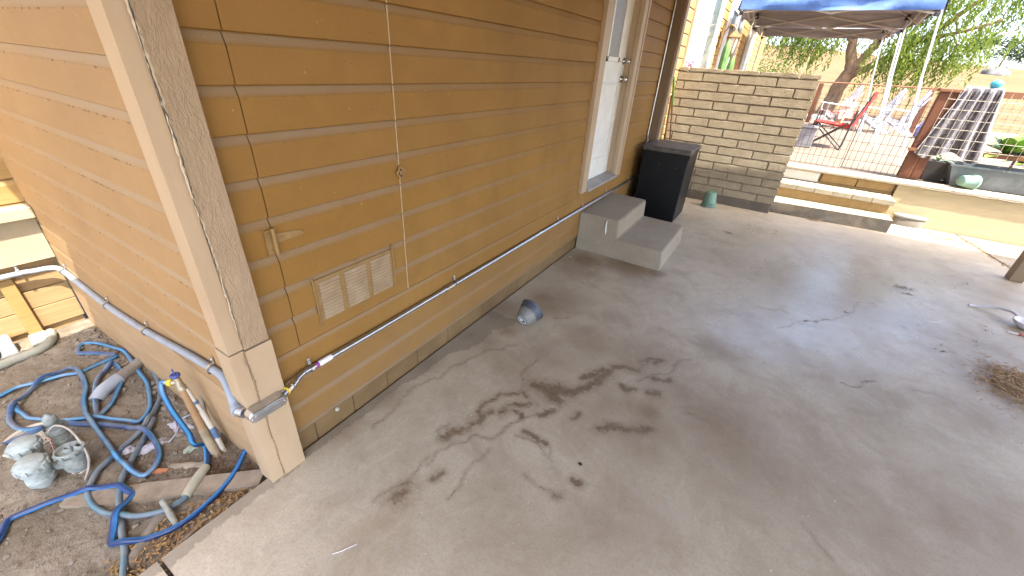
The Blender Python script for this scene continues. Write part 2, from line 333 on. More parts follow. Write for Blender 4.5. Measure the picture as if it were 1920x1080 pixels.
def grass_mat():
    m, n, b = mat('dry_grass_hill', .95, 0, .1); v = tex(n)
    base = ramp(n, noi(n, v, .09, 8, .7), [(.3, (.125, .078, .036)), (.7, (.175, .118, .06))])
    base = mixc(n, mth(n, 'MULTIPLY', mth(n, 'SUBTRACT', noi(n, v, .6, 6, .7), .56, clamp=True), 3, clamp=True), base, (.16, .13, .06))
    n.links.new(base, b.inputs['Base Color']); bump(n, b, noi(n, v, 3, 6), .6, .2); return m
M['hill'] = grass_mat()
def block_mat():
    m, n, b = mat('slump_block', .9, 0, .25); v = tex(n)
    base = ramp(n, noi(n, v, 7, 6, .65), [(.3, (.28, .225, .15)), (.7, (.37, .31, .215))])
    pit = noi(n, v, 95, 4, .7)
    base = mixc(n, mth(n, 'MULTIPLY', mth(n, 'SUBTRACT', .42, pit, clamp=True), 6, clamp=True), base, (.11, .08, .05))
    n.links.new(base, b.inputs['Base Color']); bump(n, b, pit, .9, .008); return m
M['block'] = block_mat()
M['mortar'] = simple('mortar', (.19, .145, .10), (.27, .215, .155), 20, .95, bmp=.5)
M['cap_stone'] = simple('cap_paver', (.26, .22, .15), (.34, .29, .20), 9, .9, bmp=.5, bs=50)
M['riser_paint'] = simple('riser_block', (.30, .19, .075), (.38, .25, .105), 12, .9, bmp=.6, bs=50)
M['retain'] = simple('cream_render', (.40, .32, .185), (.46, .375, .22), 3, .8, bmp=.35, bs=18, sc3=(1, 1, 6))
def paver_mat():
    m, n, b = mat('paved_yard', .9, 0, .2); v = tex(n, (1, 1, 1), (0, 0, .05))
    br = N(n, 'ShaderNodeTexBrick'); br.inputs['Scale'].default_value = 2.4; br.inputs['Mortar Size'].default_value = .012
    br.inputs['Color1'].default_value = (.15, .115, .09, 1); br.inputs['Color2'].default_value = (.19, .155, .125, 1); br.inputs['Mortar'].default_value = (.10, .075, .058, 1)
    n.links.new(v, br.inputs[0])
    base = mixc(n, mth(n, 'MULTIPLY', noi(n, v, 1.5, 6), .7), br.outputs[0], (.18, .13, .09))
    n.links.new(base, b.inputs['Base Color']); return m
M['paver'] = paver_mat()
def foliage(name, c1, c2, trans=.3):
    m, n, b = mat(name, .6, 0, .3); v = tex(n)
    oi = N(n, 'ShaderNodeObjectInfo')
    base = ramp(n, noi(n, v, 1.4, 5, .7), [(.3, c1), (.7, c2)])
    n.links.new(base, b.inputs['Base Color'])
    t = N(n, 'ShaderNodeBsdfTranslucent'); n.links.new(base, t.inputs[0])
    mx = N(n, 'ShaderNodeMixShader'); mx.inputs[0].default_value = trans
    out = n.nodes['Material Output']; n.links.new(b.outputs[0], mx.inputs[1]); n.links.new(t.outputs[0], mx.inputs[2]); n.links.new(mx.outputs[0], out.inputs[0])
    return m
M['pepper'] = foliage('pepper_tree_leaves', (.10, .155, .018), (.21, .26, .045), .45)
M['bush'] = foliage('bush_leaves', (.06, .11, .015), (.14, .19, .035), .35)
M['far_tree'] = foliage('far_tree_leaves', (.035, .065, .022), (.075, .115, .04), .2)
M['bark'] = simple('bark', (.15, .085, .045), (.27, .165, .09), 6, .95, bmp=.8, bs=14, sc3=(1, 1, .3))
M['litter'] = simple('dry_leaf', (.17, .085, .03), (.42, .27, .11), 60, .8, lo=.35, hi=.65)
M['litter_dark'] = simple('brown_leaf', (.09, .05, .025), (.20, .12, .06), 60, .8)
M['pebble'] = simple('clod', (.12, .095, .07), (.24, .205, .155), 25, .95, bmp=.4, bs=80)
def glass_mat(name, c, rough=.08):
    m, n, b = mat(name, rough, 0, .8); v = tex(n)
    n.links.new(ramp(n, noi(n, v, 1.5), [(.3, c), (.7, tuple(x*1.35 for x in c))]), b.inputs['Base Color']); return m
M['glass_dark'] = glass_mat('window_glass', (.10, .13, .12))
M['glass_grey'] = glass_mat('screened_glass', (.32, .33, .34), .4)
# ---------------- data measured on the ground ----------------
hoseA = [[-1.585,-0.69,-0.106],[-1.601,-0.583,-0.106],[-1.618,-0.515,-0.107],[-1.584,-0.442,-0.106],[-1.557,-0.362,-0.105],[-1.521,-0.316,-0.104],[-1.513,-0.289,-0.103],[-1.522,-0.24,-0.104],[-1.526,-0.169,-0.104],[-1.534,-0.144,-0.104],[-1.588,-0.157,-0.106],[-1.692,-0.217,-0.109],[-1.727,-0.247,-0.11],[-1.775,-0.244,-0.111],[-1.828,-0.21,-0.113],[-1.798,-0.17,-0.112],[-1.698,-0.133,-0.109],[-1.56,-0.107,-0.105],[-1.491,-0.102,-0.103],[-1.26,-0.127,-0.096],[-1.128,-0.14,-0.092],[-1.01,-0.171,-0.088],[-0.906,-0.209,-0.085],[-0.852,-0.252,-0.084],[-0.845,-0.28,-0.083],[-0.893,-0.3,-0.085],[-1.011,-0.364,-0.088],[-1.088,-0.419,-0.091],[-1.141,-0.471,-0.092],[-1.108,-0.461,-0.091],[-1.039,-0.427,-0.089],[-0.986,-0.391,-0.088],[-0.918,-0.353,-0.086],[-0.842,-0.317,-0.083],[-0.795,-0.301,-0.082],[-0.728,-0.282,-0.08],[-0.63,-0.286,-0.077],[-0.549,-0.304,-0.074],[-0.504,-0.333,-0.073],[-0.485,-0.361,-0.073],[-0.484,-0.385,-0.073],[-0.544,-0.4,-0.074],[-0.629,-0.406,-0.077],[-0.694,-0.407,-0.079],[-0.72,-0.405,-0.08],[-0.86,-0.401,-0.084],[-0.973,-0.398,-0.087],[-1.081,-0.394,-0.09],[-1.121,-0.389,-0.092],[-1.23,-0.367,-0.095],[-1.324,-0.333,-0.098],[-1.426,-0.313,-0.101],[-1.531,-0.307,-0.104],[-1.603,-0.318,-0.106],[-1.603,-0.351,-0.106],[-1.592,-0.412,-0.106],[-1.544,-0.478,-0.104],[-1.483,-0.534,-0.102],[-1.42,-0.574,-0.101],[-1.356,-0.597,-0.099],[-1.294,-0.599,-0.097],[-1.236,-0.59,-0.095],[-1.188,-0.565,-0.094],[-1.158,-0.53,-0.093],[-1.155,-0.566,-0.093],[-1.162,-0.618,-0.093],[-1.162,-0.663,-0.093],[-1.145,-0.757,-0.092]]
hoseB = [[-1.187,-0.502,-0.094],[-1.232,-0.517,-0.095],[-1.285,-0.545,-0.097],[-1.346,-0.553,-0.098],[-1.393,-0.56,-0.1],[-1.452,-0.557,-0.102]]
hoseC = [[-1.46,-0.175,-0.102],[-1.402,-0.174,-0.1],[-1.323,-0.186,-0.098],[-1.251,-0.209,-0.096],[-1.163,-0.257,-0.093],[-1.09,-0.303,-0.091],[-1.054,-0.343,-0.09],[-1.032,-0.365,-0.089],[-1.05,-0.366,-0.09],[-1.149,-0.343,-0.092],[-1.284,-0.306,-0.097],[-1.379,-0.266,-0.099],[-1.428,-0.22,-0.101],[-1.46,-0.175,-0.102]]
hoseD = [[-1.562,-0.096,-0.105],[-1.503,-0.068,-0.103],[-1.359,-0.065,-0.099],[-1.198,-0.084,-0.094],[-1.088,-0.103,-0.091],[-0.993,-0.132,-0.088],[-0.927,-0.161,-0.086],[-0.861,-0.208,-0.084],[-0.812,-0.246,-0.082],[-0.788,-0.269,-0.082],[-0.751,-0.324,-0.081],[-0.723,-0.376,-0.08],[-0.701,-0.392,-0.079],[-0.696,-0.425,-0.079],[-0.665,-0.475,-0.078],[-0.613,-0.512,-0.076],[-0.586,-0.527,-0.076],[-0.553,-0.539,-0.075],[-0.485,-0.543,-0.073],[-0.422,-0.533,-0.071],[-0.353,-0.51,-0.069],[-0.304,-0.476,-0.067],[-0.269,-0.443,-0.066],[-0.24,-0.406,-0.065],[-0.23,-0.36,-0.065],[-0.233,-0.333,-0.065]]
hoseE = [[-0.316,-0.224,-0.067],[-0.365,-0.198,-0.069],[-0.436,-0.173,-0.071],[-0.525,-0.157,-0.074],[-0.614,-0.148,-0.076],[-0.724,-0.141,-0.08],[-0.86,-0.13,-0.084],[-0.953,-0.128,-0.087],[-1.03,-0.118,-0.089],[-1.062,-0.1,-0.09],[-1.052,-0.078,-0.09]]
hoseF = [[-0.27,-0.083,-0.066],[-0.235,-0.121,-0.065],[-0.2,-0.16,-0.064],[-0.166,-0.212,-0.063],[-0.144,-0.265,-0.062],[-0.136,-0.298,-0.062],[-0.126,-0.353,-0.062],[-0.132,-0.415,-0.062],[-0.157,-0.467,-0.063],[-0.191,-0.514,-0.064],[-0.221,-0.546,-0.065],[-0.245,-0.56,-0.065],[-0.28,-0.548,-0.066],[-0.335,-0.513,-0.068],[-0.373,-0.483,-0.069],[-0.407,-0.453,-0.07],[-0.417,-0.443,-0.071],[-0.449,-0.448,-0.071],[-0.502,-0.463,-0.073],[-0.543,-0.491,-0.074],[-0.566,-0.517,-0.075],[-0.578,-0.536,-0.075],[-0.608,-0.575,-0.076],[-0.634,-0.619,-0.077],[-0.65,-0.664,-0.078],[-0.665,-0.709,-0.078],[-0.665,-0.733,-0.078],[-0.633,-0.75,-0.077],[-0.592,-0.773,-0.076],[-0.53,-0.826,-0.074]]
hoseG = [[-0.811,-0.229,-0.082],[-0.72,-0.292,-0.08],[-0.646,-0.352,-0.077],[-0.59,-0.399,-0.076],[-0.539,-0.436,-0.074],[-0.484,-0.46,-0.073],[-0.438,-0.477,-0.071],[-0.388,-0.493,-0.07],[-0.308,-0.515,-0.067],[-0.251,-0.529,-0.066],[-0.195,-0.541,-0.064],[-0.135,-0.561,-0.062],[-0.081,-0.583,-0.06],[-0.005,-0.616,-0.058]]
cracks = [[[0.138,0.288],[0.138,0.368],[0.135,0.426],[0.121,0.469],[0.107,0.543],[0.123,0.638],[0.171,0.72],[0.162,0.767],[0.186,0.871],[0.198,0.956],[0.228,1.066],[0.306,1.137],[0.345,1.225]],[[0.544,0.97],[0.503,1.038],[0.51,1.101],[0.521,1.169]],[[0.557,0.947],[0.573,0.898],[0.557,0.837],[0.493,0.811],[0.473,0.721],[0.477,0.678]],[[0.475,0.28],[0.472,0.337],[0.492,0.396],[0.54,0.465],[0.555,0.529],[0.606,0.535],[0.633,0.564],[0.643,0.606],[0.641,0.645],[0.67,0.712],[0.699,0.77],[0.724,0.81]],[[0.419,0.042],[0.429,0.099],[0.447,0.14],[0.468,0.178],[0.462,0.235],[0.455,0.308]],[[0.649,0.21],[0.645,0.302],[0.633,0.365],[0.647,0.425],[0.649,0.496]],[[0.457,0.436],[0.392,0.436],[0.412,0.505]],[[0.398,1.621],[0.471,1.71]],[[1.069,1.343],[1.131,1.459],[1.211,1.592],[1.279,1.729]],[[1.027,1.428],[1.053,1.507],[1.087,1.564]],[[1.718,2.474],[1.813,2.634]],[[1.575,2.719],[1.727,2.784],[1.793,2.761]],[[1.839,2.677],[1.966,2.773],[2.076,2.88],[2.222,3.164],[2.437,3.464]],[[1.378,2.517],[1.478,2.496]],[[2.413,2.227],[2.547,2.267],[2.599,2.223]],[[1.951,0.822],[1.861,0.913]],[[0.705,0.63],[0.785,0.647],[0.891,0.611],[0.863,0.664]],[[0.841,0.477],[0.887,0.469],[0.974,0.476],[1.009,0.456]],[[1.333,1.246],[1.385,1.271],[1.455,1.263]],[[1.012,0.905],[1.06,0.955],[1.113,0.96],[1.225,1.054]]]
stains = [([[0.448,0.439],[0.459,0.486],[0.499,0.539],[0.514,0.607],[0.521,0.655],[0.539,0.689]],0.022),([[0.566,0.698],[0.575,0.76],[0.599,0.801],[0.657,0.842]],0.02),([[0.477,0.645],[0.473,0.734],[0.497,0.813],[0.539,0.843],[0.581,0.886],[0.626,0.868]],0.012),([[0.615,0.975],[0.673,0.977],[0.718,0.972],[0.765,0.944]],0.025),([[0.704,0.999],[0.741,1.026],[0.799,1.042]],0.03),([[0.77,1.034],[0.827,1.088],[0.859,1.164],[0.878,1.261],[0.913,1.345],[0.965,1.413],[1.035,1.427]],0.022),([[0.803,1.179],[0.846,1.237],[0.871,1.322]],0.02),([[1.031,1.523],[1.065,1.58],[1.139,1.618],[1.106,1.554]],0.012),([[1.141,1.423],[1.186,1.428],[1.216,1.464]],0.016),([[1.003,1.254],[1.032,1.236],[1.076,1.268]],0.014),([[1.146,1.292],[1.187,1.308]],0.02),([[0.629,0.753],[0.666,0.758],[0.67,0.739]],0.015),([[0.738,0.798],[0.759,0.846],[0.78,0.867]],0.012),([[0.882,0.878],[0.896,0.932]],0.01),([[0.725,0.673],[0.769,0.675],[0.845,0.67]],0.01),([[1.013,0.897],[1.054,0.941],[1.117,0.96],[1.216,1.04]],0.02),([[1.024,0.571],[1.055,0.573]],0.012),([[0.992,0.466],[1.013,0.473]],0.014),([[0.474,0.102],[0.488,0.123],[0.489,0.146]],0.03),([[0.541,0.24],[0.558,0.288]],0.012),([[2.064,2.048],[2.126,2.049],[2.235,2.187]],0.006)]
soft = [([1.078,1.143],0.1,0.5),([1.186,1.149],0.1,0.8),([1.178,0.942],0.16,0.6),([1.275,1.071],0.14,0.6),([1.307,1.395],0.12,0.7),([0.308,1.764],0.14,0.6),([0.23,1.304],0.07,0.7),([0.025,1.51],0.12,0.6),([0.718,1.899],0.1,0.4),([0.703,1.541],0.2,0.4),([1.534,1.274],0.35,0.7),([1.706,1.154],0.3,0.6),([1.941,1.562],0.25,0.4),([2.647,3.151],0.25,0.5),([2.802,2.829],0.3,0.5),([2.137,1.1],0.25,0.5),([1.395,1.972],0.15,0.6),([2.726,2.262],0.4,0.3),([0.559,2.773],0.25,0.9),([0.213,2.631],0.15,1.0),([0.787,2.799],0.08,1.2),([0.218,1.816],0.12,0.7),([0.018,0.207],0.1,0.6),([0.02,0.461],0.1,0.6),([0.022,0.773],0.08,0.6),([0.061,1.118],0.06,0.6),([0.56,1.053],0.25,0.3),([1.022,0.998],0.25,0.35),([0.25,2.5],0.22,0.7),([0.55,2.75],0.2,0.7),([0.35,1.9],0.2,0.5),([0.2,1.1],0.15,0.45),([0.55,1.2],0.25,0.35),([1.05,1.6],0.28,0.4),([1.6,1.2],0.3,0.55),([1.95,1.3],0.35,0.5),([2.2,1.9],0.3,0.5),([2.7,2.2],0.3,0.6),([3.0,3.1],0.3,0.6),([2.9,2.5],0.35,0.6),([2.4,1.3],0.4,0.5),([1.2,0.5],0.25,0.35),([0.9,0.25],0.2,0.3),([2.4,4.9],0.5,0.25),([1.3,3.6],0.4,0.3),([3.2,4.4],0.3,0.4)]
wash = [[-0.0,0.41],[-0.006,0.561],[0.026,0.69],[0.028,0.905],[0.084,0.999],[0.118,1.105],[0.091,1.26],[0.177,1.387]]
debris = [[1.185,4.35],[2.639,3.912],[2.651,3.805],[2.987,4.149],[3.048,4.233],[3.111,4.357],[3.157,4.431],[1.269,3.98],[1.89,2.724],[1.957,2.749],[2.009,2.823],[2.156,3.062],[2.371,3.363],[2.658,2.861],[2.679,2.855],[3.014,6.326],[1.857,2.648],[1.782,2.739],[1.657,3.393],[2.238,3.439],[3.041,3.432],[3.032,3.511],[3.207,3.925],[2.906,3.095],[2.922,3.182]]
# ---------------- setting ----------------
def subdiv_jit(L, n, j):
    rng = random.Random(len(L)*7+int(L[0][0]*1000)); P = [Vector((p[0], p[1])) for p in L]
    for _ in range(n):
        Q = []
        for a, b in zip(P[:-1], P[1:]):
            d = b-a; m = (a+b)/2+Vector((-d.y, d.x))*rng.uniform(-j, j); Q += [a, m]
        P = Q+[P[-1]]
    return [(p.x, p.y) for p in P]
def seg_dist(X, Y, L):
    D = np.full(X.shape, 9.)
    for (ax, ay), (bx, by) in zip(L[:-1], L[1:]):
        dx, dy = bx-ax, by-ay; l2 = dx*dx+dy*dy+1e-12
        t = np.clip(((X-ax)*dx+(Y-ay)*dy)/l2, 0, 1)
        D = np.minimum(D, np.hypot(X-ax-t*dx, Y-ay-t*dy))
    return D
def slab(name, xs, ys, xshift=None, top=0., bot=-.12, m='slab'):
    X, Y = np.meshgrid(np.array(xs), np.array(ys)); 
    if xshift is not None: X = X.copy(); X[:, -1] = xshift(Y[:, -1])
    ny, nx = X.shape
    vs = np.stack([X.ravel(), Y.ravel(), np.full(X.size, top)], 1)
    i = np.arange(ny*nx).reshape(ny, nx)
    F = np.stack([i[:-1, :-1].ravel(), i[:-1, 1:].ravel(), i[1:, 1:].ravel(), i[1:, :-1].ravel()], 1)
    cr = np.full(X.size, 9.); st = np.full(X.size, 9.); so_ = np.zeros(X.size); wa = np.zeros(X.size)
    x, y = X.ravel(), Y.ravel()
    for L in cracks: cr = np.minimum(cr, seg_dist(x, y, subdiv_jit(L, 4, .19)))
    for L, wd in stains: st = np.minimum(st, seg_dist(x, y, subdiv_jit(L, 3, .2))/(wd*1.25))
    for c, r, s in soft: so_ = np.maximum(so_, s*np.exp(-((x-c[0])**2+(y-c[1])**2)/(r*r)))
    wx = np.interp(y, [p[1] for p in wash], [p[0]+.05 for p in wash]); wa = np.where(y < 1.45, wx-x, -.2)
    wa = np.minimum(wa, 1.45-y)
    n0 = len(vs); per = list(i[0, :])+list(i[1:, -1])+list(i[-1, -2::-1])+list(i[-2:0:-1, 0])
    low = vs[per].copy(); low[:, 2] = bot
    allv = np.vstack([vs, low]); m_ = len(per)
    side = [(per[k], n0+k, n0+(k+1) % m_, per[(k+1) % m_]) for k in range(m_)]
    me = bpy.data.meshes.new(name)
    me.from_pydata(allv.tolist(), [], F.tolist()+side); me.materials.append(M[m])
    gl = np.zeros(X.size)
    for gx_, gy_, r_, s_ in ((2.1, 3.4, .75, 1.0), (1.75, 2.7, .5, 1.0), (2.5, 4.2, .6, .7), (1.5, 2.2, .3, .7), (1.5, 4.6, .5, .5)): gl = np.maximum(gl, s_*np.exp(-((x-gx_)**2+(y-gy_)**2)/(r_*r_)))
    for nm, d, fill in (('gloss', gl, 0), ('crack', cr, 9), ('stain', st, 9), ('soft', so_, 0), ('wash', wa, -1)):
        a = me.attributes.new(nm, 'FLOAT', 'POINT'); a.data.foreach_set('value', np.concatenate([d, np.full(m_, float(fill))]).astype(np.float32))
    me.update(); o = bpy.data.objects.new(name, me); C.objects.link(o); o['kind'] = 'structure'; return o
xs = list(np.arange(0, 2.4, .0065))+list(np.arange(2.4, 3.49, .011))+[3.5, 3.6]
ys = list(np.arange(-.489, 2.4, .0065))+list(np.arange(2.4, 4.7, .011))+[4.8, 5.2, 5.7, 6.28]
slab('patio', xs, ys, lambda y: 3.52+.19*(6.17-y)-.01)
slab('path', [0, .5, 1, 2, 3, 4, 5], [-4, -3, -2, -1, -.501])
mesh_obj('side_path', [(3.52+.19*(6.17+.49)+.012, -.49, 0), (5.4, -.49, 0), (5.4, 6.28, 0), (3.52-.02+.012, 6.28, 0),
  (3.52+.19*(6.17+.49)+.012, -.49, -.1), (5.4, -.49, -.1), (5.4, 6.28, -.1), (3.51, 6.28, -.1)],
  [(0, 1, 2, 3), (0, 3, 7, 4), (0, 4, 5, 1), (1, 5, 6, 2)], M['step_conc'])['kind'] = 'structure'
# dirt bed
def dz(x, y): return -.07+.03*x
def dirt_h(x, y):
    h = noise.fractal(Vector((x*9, y*9, 0)), .8, 2.1, 5)*.010+noise.fractal(Vector((x*32, y*32, 3)), .7, 2.2, 3)*.0045
    if x > -.03: h -= .03
    # hollow beside the riser and slab edge
    h -= .035*math.exp(-(((x+.2)/.13)**2+((y+.13)/.10)**2))
    return dz(x, y)+h
nx, ny = 300, 230; vs = []
for j in range(ny):
    for i in range(nx):
        x = -2.75+i*2.76/(nx-1); y = -2.0+j*1.97/(ny-1); vs.append((x, y, dirt_h(x, y)))
fs = [(j*nx+i, j*nx+i+1, (j+1)*nx+i+1, (j+1)*nx+i) for j in range(ny-1) for i in range(nx-1)]
mesh_obj('dirt_bed', vs, fs, M['dirt'], smooth=True)['kind'] = 'structure'
# far ground: one sheet to the horizon
def terr(x, y):
    if y < 6.4: return -.35
    t = min(1, (y-6.4)/1.2); base = -.35+t*(.28+.35)
    if y > 16:
        d = y-16
        ridge = 2.6+5.2*math.exp(-((x+25)/42)**2)+1.6*math.exp(-((x-40)/60)**2)
        s = min(1, d/110); base += ridge*(s*s*(3-2*s))
        base += noise.fractal(Vector((x*.03, y*.03, 0)), 1, 2, 4)*min(1, d/40)*.9
        if y > 135: base -= (y-135)*.02
    if y > 6.4: base -= .0
    return base
gx = [-400, -250, -150, -100]+list(range(-70, 111, 4))+[140, 200, 300, 450]; gy = [-60, -20, 0, 6.3, 7, 8, 12, 16]+list(range(20, 136, 4))+[145, 160, 200, 300, 600, 1200]
vs = [(x, y, terr(x, y)) for y in gy for x in gx]; nx = len(gx)
mesh_obj('ground', vs, [(j*nx+i, j*nx+i+1, (j+1)*nx+i+1, (j+1)*nx+i) for j in range(len(gy)-1) for i in range(nx-1)], M['hill'], smooth=True)['kind'] = 'structure'
b = MB(); b.box(-.02, 9, 6.37, 16.4, .05, .478); o = b.build('yard_paving', M['paver']); o['kind'] = 'structure'
b = MB(); b.box(-6, 40, 17.5, 19.2, .2, .44); o = b.build('road', simple('pale_road', (.28, .28, .29), (.36, .36, .37), 3, .9)); o['kind'] = 'structure'

# ---------------- house ----------------
house = thing('house', 'tan lap-sided house with cream corner board and white back door beside the patio', 'house', (0, 0, 0))
EX = .1286
def siding(name, m, P0, U, L, Nn, ztop, zbot, seam0, parent=house, thick=.03, lean=1.0):
    """boards with a bevelled lap at every seam, extruded along U from P0; Nn = outward normal"""
    P0 = Vector(P0); U = Vector(U); Nn = Vector(Nn); b = MB()
    zs = [seam0-EX*k for k in range(-30, 60)]; prof = [(0, ztop)]
    for z in zs:
        if zbot+.004 < z < ztop-.004:
            prof += [(0, z+.0055*lean), (-.0015*lean, z+.004*lean), (-.014*lean, z+.0045*lean), (-.0095*lean, z-.0025*lean)]
            if z-.03 > zbot: prof += [(-.0012, z-.0265), (0, z-.0295)]
    prof.append((0, zbot)); 
    fr = []
    for e in (0, L):
        base = P0+U*e
        fr.append([base+Nn*d+Vector((0, 0, z)) for d, z in prof]); fr[-1] += [base-Nn*thick+Vector((0, 0, zbot)), base-Nn*thick+Vector((0, 0, ztop))]
    n = len(fr[0]); b.add(fr[0]+fr[1], [(i, (i+1) % n, n+(i+1) % n, n+i) for i in range(n)])
    b.add(fr[0], [tuple(range(n))[::-1]]); b.add(fr[1], [tuple(range(n))])
    return b.build(name, m, parent)
WX = (1, 0, 0); S0 = 1.6688
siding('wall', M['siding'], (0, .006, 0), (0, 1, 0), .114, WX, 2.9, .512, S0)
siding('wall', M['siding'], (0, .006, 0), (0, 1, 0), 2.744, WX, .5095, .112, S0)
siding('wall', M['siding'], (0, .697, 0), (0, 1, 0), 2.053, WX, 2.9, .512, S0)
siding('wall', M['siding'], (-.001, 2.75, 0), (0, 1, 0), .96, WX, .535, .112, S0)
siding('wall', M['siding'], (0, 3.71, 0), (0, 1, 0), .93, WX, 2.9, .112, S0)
M['siding_sun'] = siding_mat('sunlit_siding_paint', (.36, .225, .085), (.43, .27, .11), (.32, .22, .12), 'y', 1.6688)  # paler copy of the wall siding, with the sunlight put into its colour
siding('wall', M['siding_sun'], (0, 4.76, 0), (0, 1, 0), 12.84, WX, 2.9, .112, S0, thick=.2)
b = MB(); b.box(-.2, -.1, 0, 17.5, -.2, 2.9); b.build('wall_core', M['plaster'], house)
b = MB(); b.box(-2.13, -.2, .02, .1, -.3, 2.9); b.build('wall_core', M['plaster'], house)
# foundation strip under the siding: patched stucco with vertical joints
b = MB()
ys_ = [0.0, .11, .31, .52, .74, 1.0, 1.35, 1.8, 2.3, 2.86]
for a, c in zip(ys_[:-1], ys_[1:]): b.box(-.05, -.012, a+.0015, c-.0015, -.12, .112, .003)
b.box(-.05, -.014, 2.86, 4.7, -.12, .112); b.box(-.05, -.016, 4.7, 6.3, -.1, .112); b.build('foundation', M['plaster'], house)
# access hatch cut in the siding
h = siding('access_hatch', M['siding'], (.0012, .1232, 0), (0, 1, 0), .5708, WX, 2.05, .5125, S0)
tag(h, 'siding-clad access hatch with louvred vent')
b = MB(); z = .516
k = 0
for kk in range(10):
    zt = S0-EX*(9-kk-1)-.004; zb = S0-EX*(9-kk)+.002
    if zb < .50: continue
    b.bar((.002, .6965+random.uniform(-.001, .001), zb), (.002, .6955+random.uniform(-.001, .001), zt), .0034, .0042, up=(1, 0, 0))
b.build('caulk_line', simple('bare_caulk', (.34, .25, .14), (.46, .36, .22), 20, .7), h)
b = MB(); b.tube([(.012, .118, .905), (.012, .1185, .998)], .0075, 12); b.box(.002, .005, .094, .118, .905, .992)
b.add([(.005, .12, .940), (.005, .12, .975), (.005, .215, .962), (.005, .228, .958), (.005, .229, .95), (.005, .215, .944), (.001, .12, .940), (.001, .12, .975), (.001, .215, .962), (.001, .228, .958), (.001, .229, .95), (.001, .215, .944)],
  [(0, 1, 2, 3, 4, 5)]+[(i, i+6, (i+1) % 6+6, (i+1) % 6) for i in range(6)])
for yy, zz in ((.222, .953), (.19, .953), (.15, .957), (.105, .98), (.105, .92)): b.lathe([(0, .0025), (.003, .002), (.0035, 0)], (.005, yy, zz), (1, 0, 0), 8)
b.tube([(.0055, .094, .900), (.0055, .094, .998)], .0022, 6)
b.build('hinge', M['hatch_paint'], h)
b = MB()
R = [(.019+.004*math.cos(5*a), .026+.003*math.sin(6*a)) for a in [2*math.pi*i/20 for i in range(20)]]
ring = [(.010+.003*math.sin(3*2*math.pi*i/20), .696+math.cos(2*math.pi*i/20)*.016*(1+.18*math.cos(4*2*math.pi*i/20)), 1.078+math.sin(2*math.pi*i/20)*.022*(1+.18*math.cos(4*2*math.pi*i/20))) for i in range(21)]
b.tube(ring, .0052, 8, cap=False); b.tube([(0, .696, 1.078), (.014, .696, 1.078)], [.007, .009], 10); b.build('latch_knob', M['hatch_paint'], h)
# vent
v = MB(); v.box(.0006, .0032, .220, .612, .566, .752)
v.tube([(.005, .2195, .760), (.005, .2215, .556)], .0035, 6); v.tube([(.005, .614, .775), (.005, .616, .560)], .0042, 6)
for yy, zz in ((.2195, .762), (.222, .556), (.42, .768), (.43, .558)): v.lathe([(0, .004), (.0045, .003), (.005, 0)], (.003, yy, zz), (1, 0, 0), 10)
ve = v.build('vent', M['hatch_paint'], h)
M['louvre'] = simple('dusty_louvre', (.27, .185, .095), (.36, .27, .165), 14, .75, bmp=.2, bs=60)
v = MB()
for y0, y1 in ((.243, .331), (.358, .463), (.489, .597)):
    for i in range(11):
        zc = .578+i*.0152
        v.add([(.0040, y0, zc+.0050), (.0040, y1, zc+.0050), (.0115, y1, zc-.0035), (.0115, y0, zc-.0035), (.0040, y0, zc-.0045), (.0040, y1, zc-.0045)],
              [(0, 1, 2, 3)[::-1], (3, 2, 5, 4)[::-1], (0, 3, 4), (1, 5, 2)])
v.build('louvre', M['louvre'], ve)
v = MB()
for y0, y1 in ((.243, .331), (.358, .463), (.489, .597)): v.box(.002, .0037, y0-.002, y1+.002, .572, .740)
v.build('vent_shade_backing', M['trim_dark'], ve)  # solid dark sheet that paints the shade in the louvre slots
# corner boards
def boards(name, x0, x1, y0, y1, z0, z1, m, wav=.0, n=26, parent=house):
    bm = bmesh.new(); b = MB()
    prev = None; vs = []; 
    for i in range(n+1):
        z = z0+(z1-z0)*i/n; j = [random.uniform(-wav, wav) for _ in range(4)]
        vs += [(x0, y0, z), (x1+j[0], y0+j[1], z), (x1+j[0], y1+j[2], z), (x0, y1+j[2], z)]
    fs = [(i*4+k, i*4+(k+1) % 4, (i+1)*4+(k+1) % 4, (i+1)*4+k) for i in range(n) for k in range(4)]+[(3, 2, 1, 0), (n*4, n*4+1, n*4+2, n*4+3)]
    b.add(vs, fs); return b.build(name, m, parent)
boards('corner_board', -.047, .034, -.122, -.078, .636, 2.9, M['trim'], .0006)
boards('corner_board', -.02, .040, -.0755, .006, .634, 2.9, M['trim_rough'], .0011)
def ragged(name, y, x, z0, z1, w0, w1, m, seed):
    rg = random.Random(seed); b = MB(); vs = []; n_ = 150
    for i in range(n_+1):
        t = i/n_; z = z0+(z1-z0)*t; w_ = (w0+(w1-w0)*t)*rg.uniform(.25, 1.5); c = y+rg.uniform(-.0016, .0016)+.0025*math.sin(t*23+seed)
        vs += [(x, c-w_, z), (x+.0011, c, z), (x, c+w_, z)]
    b.add(vs, [(3*i+k, 3*i+k+1, 3*i+k+4, 3*i+k+3) for i in range(n_) for k in (0, 1)]); return b.build(name, m, house)
ragged('paint_crack', -.0768, .0405, .66, 2.2, .0012, .0062, simple('pale_torn_paint', (.42, .34, .23), (.55, .46, .33), 60, .9), 3)
ragged('paint_crack', -.0768, .0414, .66, 2.2, .0005, .0022, M['black_plastic'], 5)
ragged('paint_crack', -.0802, .0434, .0, .625, .0012, .0025, M['trim_dark'], 8)
boards('corner_board', -.050, .038, -.126, -.081, -.01, .632, M['trim'], .0008)
boards('corner_board', -.02, .043, -.0795, .009, -.003, .628, M['trim'], .0008)
b = MB(); b.box(-.04, .028, -.082, -.07, 0, 2.9); b.build('corner_filler', M['trim_dark'], house)
